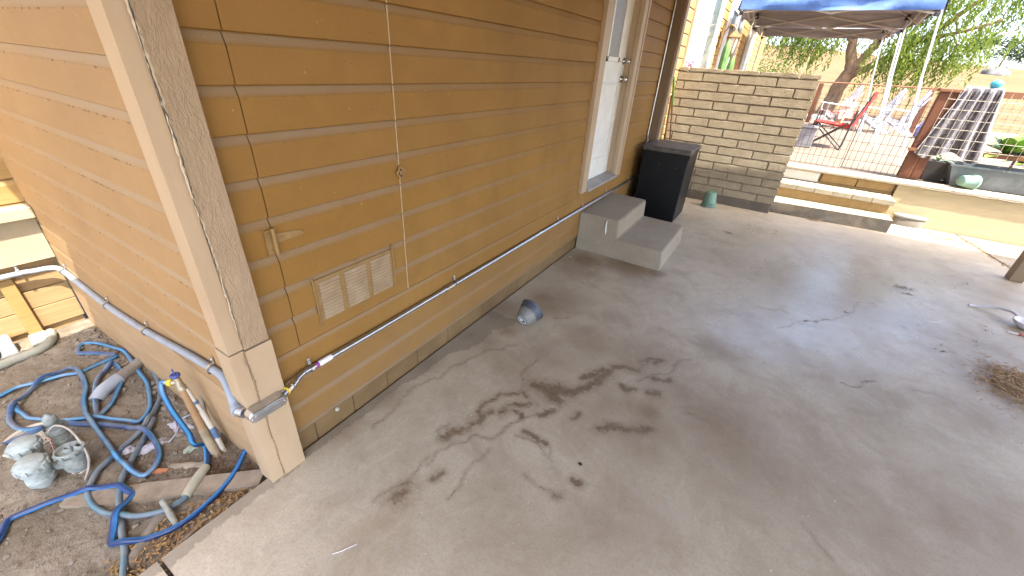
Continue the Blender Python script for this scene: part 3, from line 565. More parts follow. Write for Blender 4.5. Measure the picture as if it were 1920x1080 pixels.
# side wall of the house (faces the dirt bed)
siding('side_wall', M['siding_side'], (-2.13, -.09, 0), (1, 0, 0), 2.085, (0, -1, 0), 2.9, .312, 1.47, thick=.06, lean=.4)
b = MB(); b.box(-2.13, -.046, -.0905, -.04, -.34, .309); b.build('skirt_board', simple('skirt_paint', (.33, .215, .105), (.40, .27, .145), 4, .7, bmp=.25, bs=45, sc3=(1, 1, 5)), house)
# eave and gable overhang
b = MB(); b.box(-9, .03, -.46, -.09, 2.46, 2.58); b.box(-9, -.03, -.09, 0, 2.9, 3.0); b.build('eave', M['trim_dark'], house)
b = MB(); b.add([(.12, -.46, 2.92), (.12, 17.8, 2.92), (-3.6, 17.8, 4.0), (-3.6, -.46, 4.0), (.12, -.46, 2.98), (.12, 17.8, 2.98), (-3.6, 17.8, 4.06), (-3.6, -.46, 4.06)],
  [(0, 1, 2, 3), (4, 7, 6, 5), (0, 4, 5, 1), (1, 5, 6, 2), (2, 6, 7, 3), (3, 7, 4, 0)]); b.build('roof', M['trim_dark'], house)
# white back door
d = MB(); d.box(-.12, -.08, 2.80, 3.66, .58, 2.5); 
door = d.build('door', M['white_dirty'], house)
b = MB()
for y0, y1, z0, z1 in ((2.90, 3.56, 1.52, 1.545), (2.90, 3.56, 1.49, 1.503)): b.box(-.081, -.074, y0, y1, z0, z1)
for y0, y1, z0, z1 in ((3.13, 3.16, 1.56, 2.5), (3.405, 3.445, 1.56, 2.5), (3.13, 3.445, 1.56, 1.60), (3.0, 3.02, .75, 1.40), (3.50, 3.515, .75, 1.40), (3.0, 3.515, .75, .765), (3.0, 3.515, 1.385, 1.40)):
    b.box(-.081, -.070, y0, y1, z0, z1, .003)
b.build('door_moulding', M['white_dirty'], door)
b = MB(); b.box(-.081, -.076, 3.16, 3.405, 1.60, 2.5); b.build('door_window', simple('frosted_pane', (.16, .155, .14), (.30, .29, .27), 90, .35, sc3=(1, 1, .4)), door)
def knob(parent, x, y, z, r, name='door_handle'):
    b = MB(); b.lathe([(0, 0), (r*1.15, 0), (r*1.15, .008), (r*.45, .012), (r*.45, .03), (r*.95, .038), (r, .05), (r*.8, .062), (0, .065)], (x, y, z), (1, 0, 0), 24); return b.build(name, M['steel'], parent)
knob(door, -.08, 3.575, 1.43, .026); knob(door, -.08, 3.57, 1.575, .022, 'deadbolt')
fr = MB(); fr.box(-.08, .004, 3.615, 3.64, .57, 2.5); fr.box(-.02, .024, 3.60, 3.728, .545, 2.5, .004); fr.box(-.02, .024, 2.735, 2.86, .545, 2.5, .004); fr.box(.02, .030, 2.735, 2.765, .545, 2.5, .003)
fr.box(.02, .032, 3.69, 3.728, .545, 2.5, .003); fr.box(-.08, -.02, 2.84, 2.862, .57, 2.5)
fr.build('door_frame', M['trim'], house)
b = MB(); b.add([(-.12, 2.862, .585), (-.12, 3.613, .585), (.045, 3.598, .565), (.045, 2.862, .565), (-.12, 2.862, .535), (-.12, 3.613, .535), (.045, 3.598, .545), (.045, 2.862, .545)],
   [(0, 3, 2, 1), (3, 7, 6, 2), (0, 1, 5, 4), (0, 4, 7, 3), (1, 2, 6, 5), (4, 5, 6, 7)]); b.build('door_sill', simple('grey_sill', (.28, .27, .26), (.38, .37, .35), 8, .45, .3), house)
# pilaster post on the wall
b = MB(); b.box(-.01, .112, 4.642, 4.754, 0, 2.44, .004); b.build('pilaster', M['trim_dark'], house)
b = MB(); b.box(.1125, .130, 4.66, 4.752, 0, 2.44, .003); b.box(.09, .112, 4.7545, 4.79, 0, 2.44); b.build('pilaster_trim', M['trim'], house)
b = MB(); b.tube([(.012, 4.618, .0), (.012, 4.618, 2.44)], .009, 10); b.build('downpipe', M['galv'], house)
# yard windows and doors
def window(name, y0, y1, z0, z1, mull, panes, fw=.06):
    b = MB(); f = fw
    for a, c, e, g in ((y0, y1, z0, z0+f), (y0, y1, z1-f, z1), (y0, y0+f, z0, z1), (y1-f, y1, z0, z1)): b.box(-.01, .035, a, c, e, g, .004)
    for ym in mull: b.box(-.01, .030, ym-.03, ym+.03, z0+f, z1-f, .003)
    o = b.build(name, M['alum'], house)
    for (a, c, mm) in panes:
        q = MB(); q.box(.002, .012, a, c, z0+f, z1-f); q.build('pane', M[mm], o)
    return o
window('window', 5.70, 7.5, .95, 2.62, [6.66], [(5.76, 6.63, 'glass_grey'), (6.69, 7.44, 'glass_dark')], .07)
for a in (5.60, 7.50):
    b = MB(); b.box(-.01, .028, a, a+.10, .87, 2.72, .003); b.build('window_trim', M['wing_cream'], house)
window('window', 8.45, 10.2, .95, 2.58, [9.3], [(8.5, 9.27, 'glass_dark'), (9.33, 10.15, 'glass_dark')], .08)
for a in ((8.33, 8.45, .9, 2.75), (10.2, 10.34, .9, 2.75), (8.452, 10.198, 2.582, 2.75)):
    b = MB(); b.box(-.01, .028, *a, .003); b.build('window_trim', M['white'], house)
b = MB(); b.box(-.01, .02, 12.0, 13.2, .5, 2.5); bd = b.build('back_door', M['white'], house)
b = MB(); b.box(.02, .026, 12.25, 12.95, 1.75, 2.3); b.build('door_window', M['glass_dark'], bd)
knob(bd, .02, 13.05, 1.45, .04)
b = MB(); b.box(-.01, .035, 11.75, 12.0, .48, 2.68); b.box(-.01, .035, 13.2, 13.6, .48, 2.68); b.box(-.01, .035, 12.0, 13.2, 2.5, 2.68); b.build('door_frame', M['wing_cream'], house)

# ---------------- wing of the house beyond the dirt bed ----------------
wing = thing('house_wing', 'sunlit house wing with cream window ledge meeting the side wall over the dirt', 'house wing', (-2.13, -.09, 0))
siding('wall', M['wing_paint'], (-2.13, -3.0, 0), (0, 1, 0), 2.91, WX, 2.9, .665, 1.7, parent=wing, thick=.1)
b = MB(); b.box(-2.3, -2.045, -3, -.092, .600, .663, .004); b.build('ledge', M['wing_cream'], wing)
b = MB(); b.box(-2.3, -2.105, -3, -.094, .345, .598); b.build('apron_board', M['wing_cream'], wing)
for z0, z1 in ((.162, .343), (.048, .157), (-.085, .043)):
    b = MB(); b.box(-2.3, -2.165+(0 if z1 > .3 else .002), -3, -.093, z0, z1, .002); b.build('skirt_board', M['wing_base'], wing)
b = MB(); b.box(-2.162, -2.125, -.355, -.295, -.10, .27, .003); b.build('batten', M['wing_paint'], wing)
b = MB(); b.box(-2.3, -2.185, -3, -.10, -.35, -.088); b.build('foundation', M['wing_base'], wing)

# ---------------- patio cover ----------------
pc = thing('patio_cover', 'wooden patio cover on a brown post at the right edge, shading the concrete', 'patio cover', (3.62, 4.95, 0))
b = MB()
b.add([(-.60, -1.45, 2.45), (5.7, -1.45, 2.45), (5.7, 5.21, 2.45), (.0, 5.07, 2.45), (.0, -.1, 2.45), (-.60, -.47, 2.45)]+[(-.60, -1.45, 2.53), (5.7, -1.45, 2.53), (5.7, 5.21, 2.53), (.0, 5.07, 2.53), (.0, -.1, 2.53), (-.60, -.47, 2.53)],
   [(5, 4, 3, 2, 1, 0), (6, 7, 8, 9, 10, 11)]+[(i, (i+1) % 6, (i+1) % 6+6, i+6) for i in range(6)])
b.build('roof_panel', simple('painted_roof_boards', (.26, .22, .17), (.33, .28, .22), 4, .7), pc)
b = MB()
for x in np.arange(.3, 4.6, .6): b.box(x-.02, x+.02, -1.1, 5.0, 2.32, 2.449)
b.build('rafter', M['trim'], pc)
b = MB(); b.box(3.545, 3.645, 4.82, 4.92, 0.002, 2.31, .004); b.build('post', M['trim_dark'], pc)
b = MB(); b.box(0.0, 4.6, 4.86, 4.92, 2.20, 2.319) if False else b.box(3.4, 4.6, 4.84, 4.9, 2.312, 2.319); b.build('beam', M['trim'], pc)

# ---------------- brick wall, stairs, retaining wall ----------------
bw = thing('block_wall', 'low tan slump block wall standing against the house behind the black bin', 'block wall', (.75, 5.57, 0))
b = MB(); b.box(0.002, 1.502, 5.535, 5.626, .10, 1.535); b.build('mortar', M['mortar'], bw)
def blockface(b, x0, x1, y0, y1, z0, z1):
    bm = bmesh.new(); j = lambda: random.uniform(-.0016, .0016)
    vs = [bm.verts.new((x, y, z)) for z in (z0, z1) for y in (y0, y1) for x in (x0, x1)]
    for f in [(0, 2, 3, 1), (4, 5, 7, 6), (0, 1, 5, 4), (2, 6, 7, 3), (0, 4, 6, 2), (1, 3, 7, 5)]: bm.faces.new([vs[i] for i in f])
    bmesh.ops.bevel(bm, geom=list(bm.edges), offset=.004, segments=2, affect='EDGES')
    bmesh.ops.subdivide_edges(bm, edges=[e for e in bm.edges if e.calc_length() > .09], cuts=5, use_grid_fill=True)
    for v in bm.verts: v.co += Vector((j(), j(), j()))
    b.addbm(bm)
b = MB(); zt = 1.5306; cw = .2032; g = .0062
for r in range(14):
    z1 = zt-r*.1016-g; z0 = zt-(r+1)*.1016+g
    edges = [1.5226-cw*c for c in (range(0, 9, 2) if r % 2 == 0 else [0]+list(range(1, 9, 2)))]
    if r % 2 == 0: edges = [1.5226, *[1.5226-cw*c for c in (2, 4, 6)], 0.0]
    else: edges = [1.5226, *[1.5226-cw*c for c in (1, 3, 5, 7)], 0.0]
    for a, c in zip(edges[:-1], edges[1:]): blockface(b, c+g if c > .01 else .004, a-g if a < 1.52 else a, 5.524+random.uniform(-.0015, .0015), 5.62, z0, z1)
b.build('block', M['block'], bw)
b = MB()
e = [1.5226, 1.5226-cw*1.0, 1.5226-3*cw, 1.5226-5*cw, .12, 0]
for a, c in zip(e[:-1], e[1:]): blockface(b, max(c+g, .004), a-g if a < 1.52 else a+.002, 5.522, 5.625, 1.537, 1.578)
b.build('cap_block', M['block'], bw)
b = MB(); b.box(.0, 1.512, 5.515, 5.62, -.05, .108, .006); b.build('footing', M['curb_conc_shaded'], bw)
st = thing('garden_steps', 'three sunlit block steps rising from the patio to the upper yard', 'steps', (2.1, 5.9, 0))
def slabbox(b, *a): bm_ = MB(); b.box(*a, .012)
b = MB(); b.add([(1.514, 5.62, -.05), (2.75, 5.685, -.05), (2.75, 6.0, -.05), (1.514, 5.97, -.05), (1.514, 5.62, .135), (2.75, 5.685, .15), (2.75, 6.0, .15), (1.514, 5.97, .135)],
   [(0, 1, 5, 4), (4, 5, 6, 7), (1, 2, 6, 5), (3, 0, 4, 7), (2, 3, 7, 6)]); b.build('curb_step', M['curb_conc_shaded'], st)
b = MB(); b.add([(1.514, 5.626, .1365), (2.75, 5.691, .1515), (2.75, 5.98, .1515), (1.514, 5.98, .1365), (1.514, 5.626, .1385), (2.75, 5.691, .1535), (2.75, 5.98, .1535), (1.514, 5.98, .1385)], [(4, 5, 6, 7), (0, 1, 5, 4), (1, 2, 6, 5)]); b.build('tread', M['cap_stone'], st)  # thin paler sheet over the dark curb: sunlit top put into the colour
b = MB(); b.box(1.53, 2.72, 5.985, 6.36, .10, .262); b.build('riser', M['riser_paint'], st)
b = MB(); xs_ = [1.525+.2*i for i in range(6)]+[2.745]
for a, c in zip(xs_[:-1], xs_[1:]): blockface(b, a+.0005, c-.0005, 5.945, 6.36, .264, .322)
b.build('tread', M['cap_stone'], st)
rt = thing('retaining_wall', 'cream rendered retaining wall with a stone cap beside the garden steps', 'retaining wall', (4, 6.34, 0))
b = MB(); b.box(2.765, 9.0, 6.30, 6.37, -.1, .462); b.build('wall', M['retain'], rt)
b = MB()
xx = [1.525, 2.02]; 
b.box(1.53, 2.75, 6.365, 6.372, .30, .462); b.build('backing', M['mortar'], rt)
b = MB(); blockface(b, 1.98, 2.36, 6.335, 6.36, .352, .452); blockface(b, 2.37, 2.745, 6.335, 6.36, .352, .452); blockface(b, 1.95, 2.745, 6.33, 6.36, .325, .347); b.build('block', M['riser_paint'], rt)
b = MB(); b.box(1.53, 1.95, 6.33, 6.36, .33, .45, .004); b.build('panel', M['white'], rt)
b = MB()
e = [1.51, 2.0, 2.42, 2.84]+[2.84+.42*i for i in range(1, 15)]
for a, c in zip(e[:-1], e[1:]): b.box(a+.001, c-.001, 6.265+random.uniform(-.003, .003), 6.62, .463, .492, .004)
b.build('cap', M['cap_stone'], rt)
b = MB()
for i in range(34):
    x = 2.95+i*.035
    b.tube([(x, 6.262, .466+.003*math.sin(i)), (x+.034, 6.262, .466+.003*math.sin(i+1))], .006, 6)
b.build('corrugated_edge', M['curb_conc_shaded'], rt)

# ---------------- doorstep ----------------
def steps_profile():
    bm = bmesh.new()
    P = [(-.0, -.02), (.800, -.02), (.778, .172), (.372, .176), (.362, .345), (0, .352)]
    a = [bm.verts.new((x, 2.862+(0 if z > 0 else -.012), z)) for x, z in P]; c = [bm.verts.new((x, 3.72, z)) for x, z in P]
    bm.faces.new(a); bm.faces.new(c[::-1])
    for i in range(6): bm.faces.new((a[i], c[i], c[(i+1) % 6], a[(i+1) % 6]))
    bmesh.ops.recalc_face_normals(bm, faces=bm.faces)
    bmesh.ops.bevel(bm, geom=[e for e in bm.edges if max(v.co.z for v in e.verts) > .1 or e.verts[0].co.y != e.verts[1].co.y], offset=.008, segments=2, affect='EDGES')
    bmesh.ops.triangulate(bm, faces=[f for f in bm.faces if len(f.verts) > 4])
    bmesh.ops.subdivide_edges(bm, edges=[e for e in bm.edges if e.calc_length() > .05], cuts=3, use_grid_fill=True)
    for v in bm.verts:
        n_ = noise.fractal(v.co*12, .8, 2, 3)*.0016; v.co += Vector((n_, n_, n_))
    return bm
b = MB(); b.addbm(steps_profile()); o = b.build('doorstep', M['step_conc']); tag(o, 'two-tier concrete doorstep below the white back door', 'doorstep')
b = MB(); b.tube([(.262, 2.8575, .325), (.258, 2.8570, .28), (.262, 2.8565, .24), (.268, 2.8560, .205)], [.004, .006, .009, .004], 6); b.build('paint_drip', M['white'], o)

# ---------------- storage bin ----------------
bi = thing('storage_bin', 'tall black metal bin with a flat dusty lid beside the doorstep', 'bin', (.34, 4.5, 0))
b = MB(); b.box(.105, .590, 4.235, 4.77, .004, .748, .006); b.build('body', M['black'], bi)
b = MB(); b.box(.088, .604, 4.21, 4.80, .7495, .802, .006); b.build('lid', M['black_lid'], bi)
b = MB(); b.box(.604, .609, 4.45, 4.62, .762, .778, .001); b.build('handle', M['black'], bi)
b = MB(); b.box(.10, .595, 4.2275, 4.2345, .70, .744); b.build('front_rim', M['black'], bi)
for x, z in ((.30, .62), (.48, .60)):
    b = MB(); b.lathe([(0, .003), (.005, .002), (.006, 0)], (x, 4.2345, z), (0, -1, 0), 10); b.build('rivet', M['black_lid'], bi)
b = MB(); b.tube([(.07, 4.42, .80), (.06, 4.42, .86), (.055, 4.46, .85), (.06, 4.50, .80)], .008, 8); b.build('hasp', M['stick'], bi)

# ---------------- pots ----------------
gp = thing('plant_pot', 'upturned green plastic plant pot at the foot of the block wall', 'plant pot', (.815, 5.28, 0))
b = MB(); b.lathe([(.079, 0), (.088, .002), (.089, .03), (.083, .034), (.085, .038), (.084, .072), (.078, .076), (.062, .185), (.056, .192), (.05, .186), (0, .185)], (.815, 5.28, .001), (0, 0, 1), 32)
b.build('body', M['green_pot'], gp)
b = MB()
for i in range(6):
    b = MB(); a = i*math.pi/3; b.box(.815+.045*math.cos(a)-.008, .815+.045*math.cos(a)+.008, 5.28+.045*math.sin(a)-.008, 5.28+.045*math.sin(a)+.008, .188, .200, .002)
    b.build('foot', M['green_pot'], gp)
m, n, bb = mat('two_tone_grey_pot', .5); v = N(n, 'ShaderNodeTexCoord'); sp = N(n, 'ShaderNodeSeparateXYZ'); n.links.new(v.outputs['Object'], sp.inputs[0])
vv = tex(n); f = mth(n, 'MULTIPLY', mth(n, 'SUBTRACT', mth(n, 'ADD', sp.outputs[2], mth(n, 'MULTIPLY', noi(n, vv, 40), .02)), .078), 90, clamp=True)
n.links.new(mixc(n, f, ramp(n, noi(n, vv, 60), [(.3, (.13, .135, .12)), (.7, (.21, .21, .19))]), (.055, .064, .082)), bb.inputs['Base Color'])
M['grey_pot'] = m
pot = thing('bowl_planter', 'grey two-tone bowl planter lying on its side on the stained concrete', 'planter', (.262, 1.44, .0))
def local(b, name, m, par):
    o = b.build(name, m, None); o.parent = par; return o
pot.rotation_euler = (0, 0, 0)
b = MB(); b.lathe([(0, .004), (.040, .004), (.044, 0), (.052, .002), (.054, .010), (.060, .022), (.072, .05), (.082, .085), (.088, .095), (.088, .118), (.092, .128), (.098, .131), (.098, .135), (.088, .133), (.082, .098), (.068, .05), (.052, .012), (0, .012)], (0, 0, 0), (0, 0, 1), 40)
bo = local(b, 'bowl', M['grey_pot'], pot)
b = MB(); b.add([(.016, -.012, -.0004), (.024, .0, -.0004), (.01, .02, -.0004), (-.012, .016, -.0004), (-.006, .002, -.0004), (.004, -.006, -.0004)], [(5, 4, 3, 2, 1, 0)]); b.lathe([(.03, .001), (.034, -.001), (.036, .001)], (0, 0, 0), (0, 0, 1), 24)
st_ = local(b, 'base_sticker', M['label_white'], pot)
axis = Vector((.12, .93, .33)).normalized()
q = axis.to_track_quat('Z', 'Y'); pot.rotation_mode = 'QUATERNION'; pot.rotation_quaternion = q
# rest on rim and base edge: lift so the lowest point is z=0
low = min((q @ Vector((r*math.cos(a), r*math.sin(a), z))).z for r, z in ((.054, .005), (.098, .133), (.082, .085)) for a in [i*.1 for i in range(63)])
pot.location = (.268, 1.41, -low*.87+.001); pot.scale = (.87, .87, .87)

# ---------------- conduit ----------------
cd = thing('electrical_conduit', 'silver metal conduit clipped along the siding and round the house corner', 'conduit', (.02, 0, .39))
b = MB(); P = [(.040, .020, .392), (.036, .05, .394), (.026, .075, .400), (.021, .105, .403), (.020, .14, .402)]+[(.020, .14+k*.35, .398-.0005*k) for k in range(1, 13)]+[(.020, 4.6, .395)]
b.tube(spline(P, 4), .0115, 12); b.build('pipe', M['galv'], cd)
b = MB(); P = [(.018, -.142, .389), (-.02, -.138, .395), (-.07, -.122, .425), (-.13, -.108, .447), (-.2, -.106, .447), (-.45, -.106, .412), (-.84, -.106, .345), (-1.10, -.106, .312), (-1.39, -.106, .288), (-1.75, -.106, .284), (-2.02, -.110, .287), (-2.085, -.135, .289), (-2.103, -.2, .291), (-2.105, -.4, .300), (-2.105, -1.6, .31)]
b.tube(spline(P, 5), .0145, 14); b.build('side_pipe', M['pvc'], cd)
# LB fitting: long body with oval cover on the corner board
b = MB()
def capsule(b, c, u, vdir, w_, L, r, t):
    c = Vector(c); u = Vector(u); vd = Vector(vdir); n_ = u.cross(vd); pr = []
    for k in range(24):
        a = 2*math.pi*k/24; off = (L/2-r) if math.cos(a) >= 0 else -(L/2-r); pr.append(u*(math.cos(a)*r+off)+vd*(math.sin(a)*r))
    lo = [c+p for p in pr]; mi = [c+p+n_*t*.85 for p in pr]; hi = [c+p*.94+n_*t for p in pr]
    N_ = 24; b.add(lo+mi+hi, [(i, (i+1) % N_, N_+(i+1) % N_, N_+i) for i in range(N_)]+[(N_+i, N_+(i+1) % N_, 2*N_+(i+1) % N_, 2*N_+i) for i in range(N_)]); b.add(hi, [tuple(range(N_))]); b.add(lo, [tuple(range(N_))[::-1]])
capsule(b, (.044, -.075, .390), (0, 1, 0), (0, 0, 1), 0, .135, .021, .036)
b.tube([(.030, -.133, .389), (.005, -.141, .389)], [.0195, .0185], 16)
b.tube([(.056, -.012, .391), (.048, .008, .392)], [.0145, .0135], 16)
lb = b.build('corner_fitting', M['galv'], cd)
b = MB(); capsule(b, (.0805, -.077, .389), (0, 1, 0), (0, 0, 1), 0, .128, .0185, .004); capsule(b, (.0845, -.077, .389), (0, 1, 0), (0, 0, 1), 0, .10, .0125, .0025)
for y in (-.135, -.02): b.lathe([(0, .0035), (.0035, .003), (.004, 0)], (.0835, y, .389), (1, 0, 0), 10)
b.build('cover_plate', M['galv_dull'], lb)
b = MB(); b.tube([(.004, -.1412, .389), (-.003, -.141, .3895)], .0215, 18); b.tube([(-.006, -.1405, .390), (-.022, -.138, .394)], [.0185, .0175], 18); b.build('bushing', M['pvc'], lb)
b = MB(); b.tube([(.049, .006, .392), (.047, .0115, .392)], .0158, 18); b.build('washer', M['yellow'], lb)
b = MB(); b.tube([(.047, .012, .392), (.044, .022, .392), (.0435, .0225, .392), (.041, .034, .392)], [.0165, .0165, .0135, .0135], 8, smooth=False); b.tube([(.044, .034, .392), (.038, .046, .393)], .0145, 12); b.build('connector', M['steel'], lb)
def strap(c, d, up, nrm, r, parent=cd):
    c = Vector(c); d = Vector(d).normalized(); up = Vector(up); nrm = Vector(nrm); b = MB(); vs = []
    prof = [(-1, -.7), (-1.15, .2), (-.8, .95), (0, 1.2), (.8, .95), (1.15, .2), (1.3, -.6), (2.6, -.75), (3.1, -.75)]
    for s in (-1, 1):
        for q_ in (1.0, 1.16):
            for u_, w_ in prof: vs.append(c+up*u_*r*q_+nrm*w_*r*q_+d*s*.006)
    n_ = len(prof); fs = []
    for i in range(n_-1): fs += [(n_+i, n_+i+1, 3*n_+i+1, 3*n_+i), (i, 2*n_+i, 2*n_+i+1, i+1), (i, i+1, n_+i+1, n_+i), (2*n_+i, 3*n_+i, 3*n_+i+1, 2*n_+i+1)]
    fs += [(n_-1, 2*n_-1+0, 4*n_-1, 3*n_-1)]
    b.add(vs, fs); b.lathe([(0, .004), (.0035, .0035), (.004, 0)], c+up*2.6*r-nrm*.6*r, nrm, 8); return b.build('strap', M['galv'], parent)
for y in (.135, 1.04, 2.35, 2.85, 3.45, 4.15): strap((.020, y, .4015-.0004*y), (0, 1, 0), (0, 0, 1), (1, 0, 0), .0118)
for x, z in ((-.215, .446), (-.86, .343), (-1.36, .29), (-1.98, .287)): strap((x, -.106, z), (1, 0, 0), (0, 0, 1), (0, -1, 0), .0148)
strap((-2.105, -.26, .294), (0, 1, 0), (0, 0, 1), (1, 0, 0), .0148)
b = MB(); b.tube([(.0202, .152, .402), (.0202, .166, .4015)], .0121, 12, cap=False); b.build('marker_band', M['purple'], cd)
b = MB(); b.tube([(.0202, .166, .4015), (.0202, .225, .401)], .0121, 12, cap=False); b.build('sticker', M['label_white'], cd)
b = MB(); b.tube([(.020, .95, .3975), (.020, .965, .3975), (.020, .966, .3975), (.020, 1.0, .3975), (.020, 1.001, .3975), (.020, 1.015, .3975)], [.0155, .0155, .0135, .0135, .0155, .0155], 10, smooth=False); b.build('coupling', M['steel'], cd)
b = MB(); b.tube([(.020, 2.02, .396), (.020, 2.06, .396)], .0135, 12); b.build('coupling', M['steel'], cd)
# ---------------- hoses ----------------
placed = []
def layered(P, r=.0105):
    pts = spline(P, 7); 
    rs = [pts[0]]; 
    for p in pts[1:]:
        if (p-rs[-1]).length > .008: rs.append(p)
    z = [p.z+.003 for p in rs]
    for i, p in enumerate(rs):
        for q in placed:
            if abs(q.x-p.x) < .03 and abs(q.y-p.y) < .03 and (q.xy-p.xy).length < 2.0*r: z[i] = max(z[i], q.z+2.0*r*math.sqrt(max(0, 1-((q.xy-p.xy).length/(2.0*r))**2))+.001)
        for k in range(0, i-14):
            q = rs[k]
            if (q.xy-p.xy).length < 2.0*r: z[i] = max(z[i], z[k]+2*r)
    for _ in range(5):
        zz = [max(z[i], .5*(z[max(i-1, 0)]+z[min(i+1, len(z)-1)])-.0008) for i in range(len(z))]; z = zz
    for _ in range(3): z = [(z[max(i-1, 0)]+2*z[i]+z[min(i+1, len(z)-1)])/4 for i in range(len(z))]
    out = [Vector((p.x, p.y, min(zz, -.005))) for p, zz in zip(rs, z)]; placed.extend(out); return out
def hose(name, P, m, parent=None, r=.0105, flat=True):
    pts = P; seg = 12; n = len(pts); b = MB(); vs = []; str_ = []
    t = [(pts[min(i+1, n-1)]-pts[max(i-1, 0)]).normalized() for i in range(n)]
    for i in range(n):
        u = t[i].cross(Vector((0, 0, 1))).normalized(); up = u.cross(t[i]); tw = 1.1*math.sin(i*.021+len(pts))
        for k in range(seg):
            a = 2*math.pi*k/seg+tw; vs.append(pts[i]+(u*math.cos(a)*1.05+up*math.sin(a)*.92)*r); str_.append(1. if k in (2, 3, 8) else (.3 if k in (4, 9) else 0.))
    fs = [(i*seg+k, i*seg+(k+1) % seg, (i+1)*seg+(k+1) % seg, (i+1)*seg+k) for i in range(n-1) for k in range(seg)]
    b.add(vs, fs, True); b.add([], []); o = b.build(name, m, parent)
    a = o.data.attributes.new('stripe', 'FLOAT', 'POINT'); a.data.foreach_set('value', np.array(str_, dtype=np.float32)); return o
hoseG2 = layered(hoseG); hC = layered(hoseC); hB = layered(hoseB); hD = layered(hoseD); hF = layered(hoseF)
hA = layered(hoseA)
T = lambda o, l, g=None: tag(o, l, 'garden hose', g)
T(hose('garden_hose', hA, M['hose_faded']), 'long faded blue hose looped in tangled coils across the dirt beside the valves')
T(hose('garden_hose', hB, M['hose_faded']), 'short faded blue hose piece running behind the tall back valve')
T(hose('garden_hose', hC, M['hose_faded']), 'small narrow loop of dusty blue hose beside the grey drain pipe')
T(hose('garden_hose', hoseG2, M['hose_grey']), 'dusty grey blue hose running straight down across the plank to the bottom of the photo')
hf = thing('garden_hose', 'shiny bright blue hose from the fitting beside the corner post, kinked twice over the plank', 'garden hose', (-.286, -.072, -.079))
hose('tube', hF, M['hose_bright'], hf)
p0, p1 = hF[0], hF[1]; d = (p0-p1).normalized(); b = MB(); b.tube([p0-d*.004, p0+d*.014, p0+d*.015, p0+d*.028], [.0145, .0145, .012, .012], 12); b.build('hose_fitting', M['brass'], hf)
# hose with the cream coupling, ending at the faucet
fx = Vector((-.452, -.168, .285))
PE = [Vector(p) for p in hoseE]
E_ = [PE[0], PE[1]]+[PE[2]+Vector((0, 0, .01)), PE[3]+Vector((0, 0, .02))]
cen = (-.565, -.185)
def lift(p, t): return p
# climb towards the tap: re-project the upper points onto a plane in front of the wall
up_px = [(-.437, -.205, .035), (-.452, -.21, .095), (-.470, -.215, .155), (-.487, -.215, .215), (-.497, -.21, .268), (-.505, -.20, .290), (-.492, -.19, .292)]
hE = spline(E_[:3]+[Vector((-.425, -.205, -.02))]+[Vector(p) for p in up_px], 7)
hd = thing('garden_hose', 'dusty hose joined by a cream coupling and screwed to the outdoor tap', 'garden hose', tuple(hE[0]))
hose('tube', hD, M['hose_grey'], hd); hose('tube', hE, M['hose_blue'], hd)
a_, c_ = hD[-1], hE[0]; mid_ = (a_+c_)/2; b = MB(); cp = spline([a_+Vector((0, 0, .004)), a_.lerp(c_, .35)+Vector((.0, 0, .007)), a_.lerp(c_, .7)+Vector((0, 0, .007)), c_+Vector((0, 0, .004))], 4)
nn = len(cp); b.tube(cp, [.0165+.0035*math.sin(math.pi*i/(nn-1)) for i in range(nn)], 14); b.build('coupling', M['rubber_cream'], hd)
# ---------------- tap riser ----------------
tp = thing('outdoor_tap', 'outdoor tap on a leaning copper riser pipe at the foot of the side wall', 'tap', (-.36, -.162, -.08))
b = MB(); b.tube([(-.362, -.162, -.10), (-.395, -.162, -.03), (-.418, -.161, .045)], [.019, .018, .0165], 14); b.build('base_pipe', M['riser_mud'], tp)
b = MB(); b.tube([(-.418, -.161, .045), (-.452, -.160, .262)], .0145, 14); b.build('riser_pipe', M['copper'], tp)
b = MB(); b.tube([(-.365, -.135, -.1), (-.400, -.133, .02), (-.424, -.138, .13)], .011, 10); b.tube([(-.424, -.138, .13), (-.445, -.15, .255)], .0085, 10); b.build('side_pipe', M['pipe_pvc'], tp)
bpm = simple('blue_primer', (.05, .10, .20), (.12, .18, .28), 40, .6)
b = MB(); b.tube([(-.389, -.133, -.02), (-.402, -.133, .035)], .0118, 10); b.build('blue_primer', bpm, tp)
b = MB(); b.tube([(-.431, -.141, .17), (-.4335, -.1425, .185)], .0098, 10); b.build('blue_primer', bpm, tp)
b = MB(); b.tube([(-.451, -.160, .255), (-.452, -.160, .27), (-.456, -.161, .272), (-.460, -.162, .315)], [.017, .017, .015, .012], 12); b.tube([(-.456, -.162, .292), (-.470, -.178, .293)], [.011, .012], 12); b.build('valve_body', M['brass'], tp)
b = MB(); b.tube([(-.470, -.178, .293), (-.482, -.186, .293)], .0145, 8, smooth=False); b.build('hose_union', M['yellow'], tp)
b = MB(); b.tube([(-.482, -.186, .293), (-.492, -.19, .293)], .0125, 12); b.build('ferrule', M['galv_dull'], tp)
b = MB(); b.lathe([(.006, 0), (.017, .002), (.019, .008), (.017, .014), (.006, .014), (.006, 0)], (-.461, -.162, .316), (-.1, 0, 1), 14); b.tube([(-.461, -.162, .32), (-.466, -.162, .355)], .003, 6); b.build('tap_handle', simple('blue_tap_handle', (.04, .06, .22), (.07, .10, .30), 20, .5), tp)
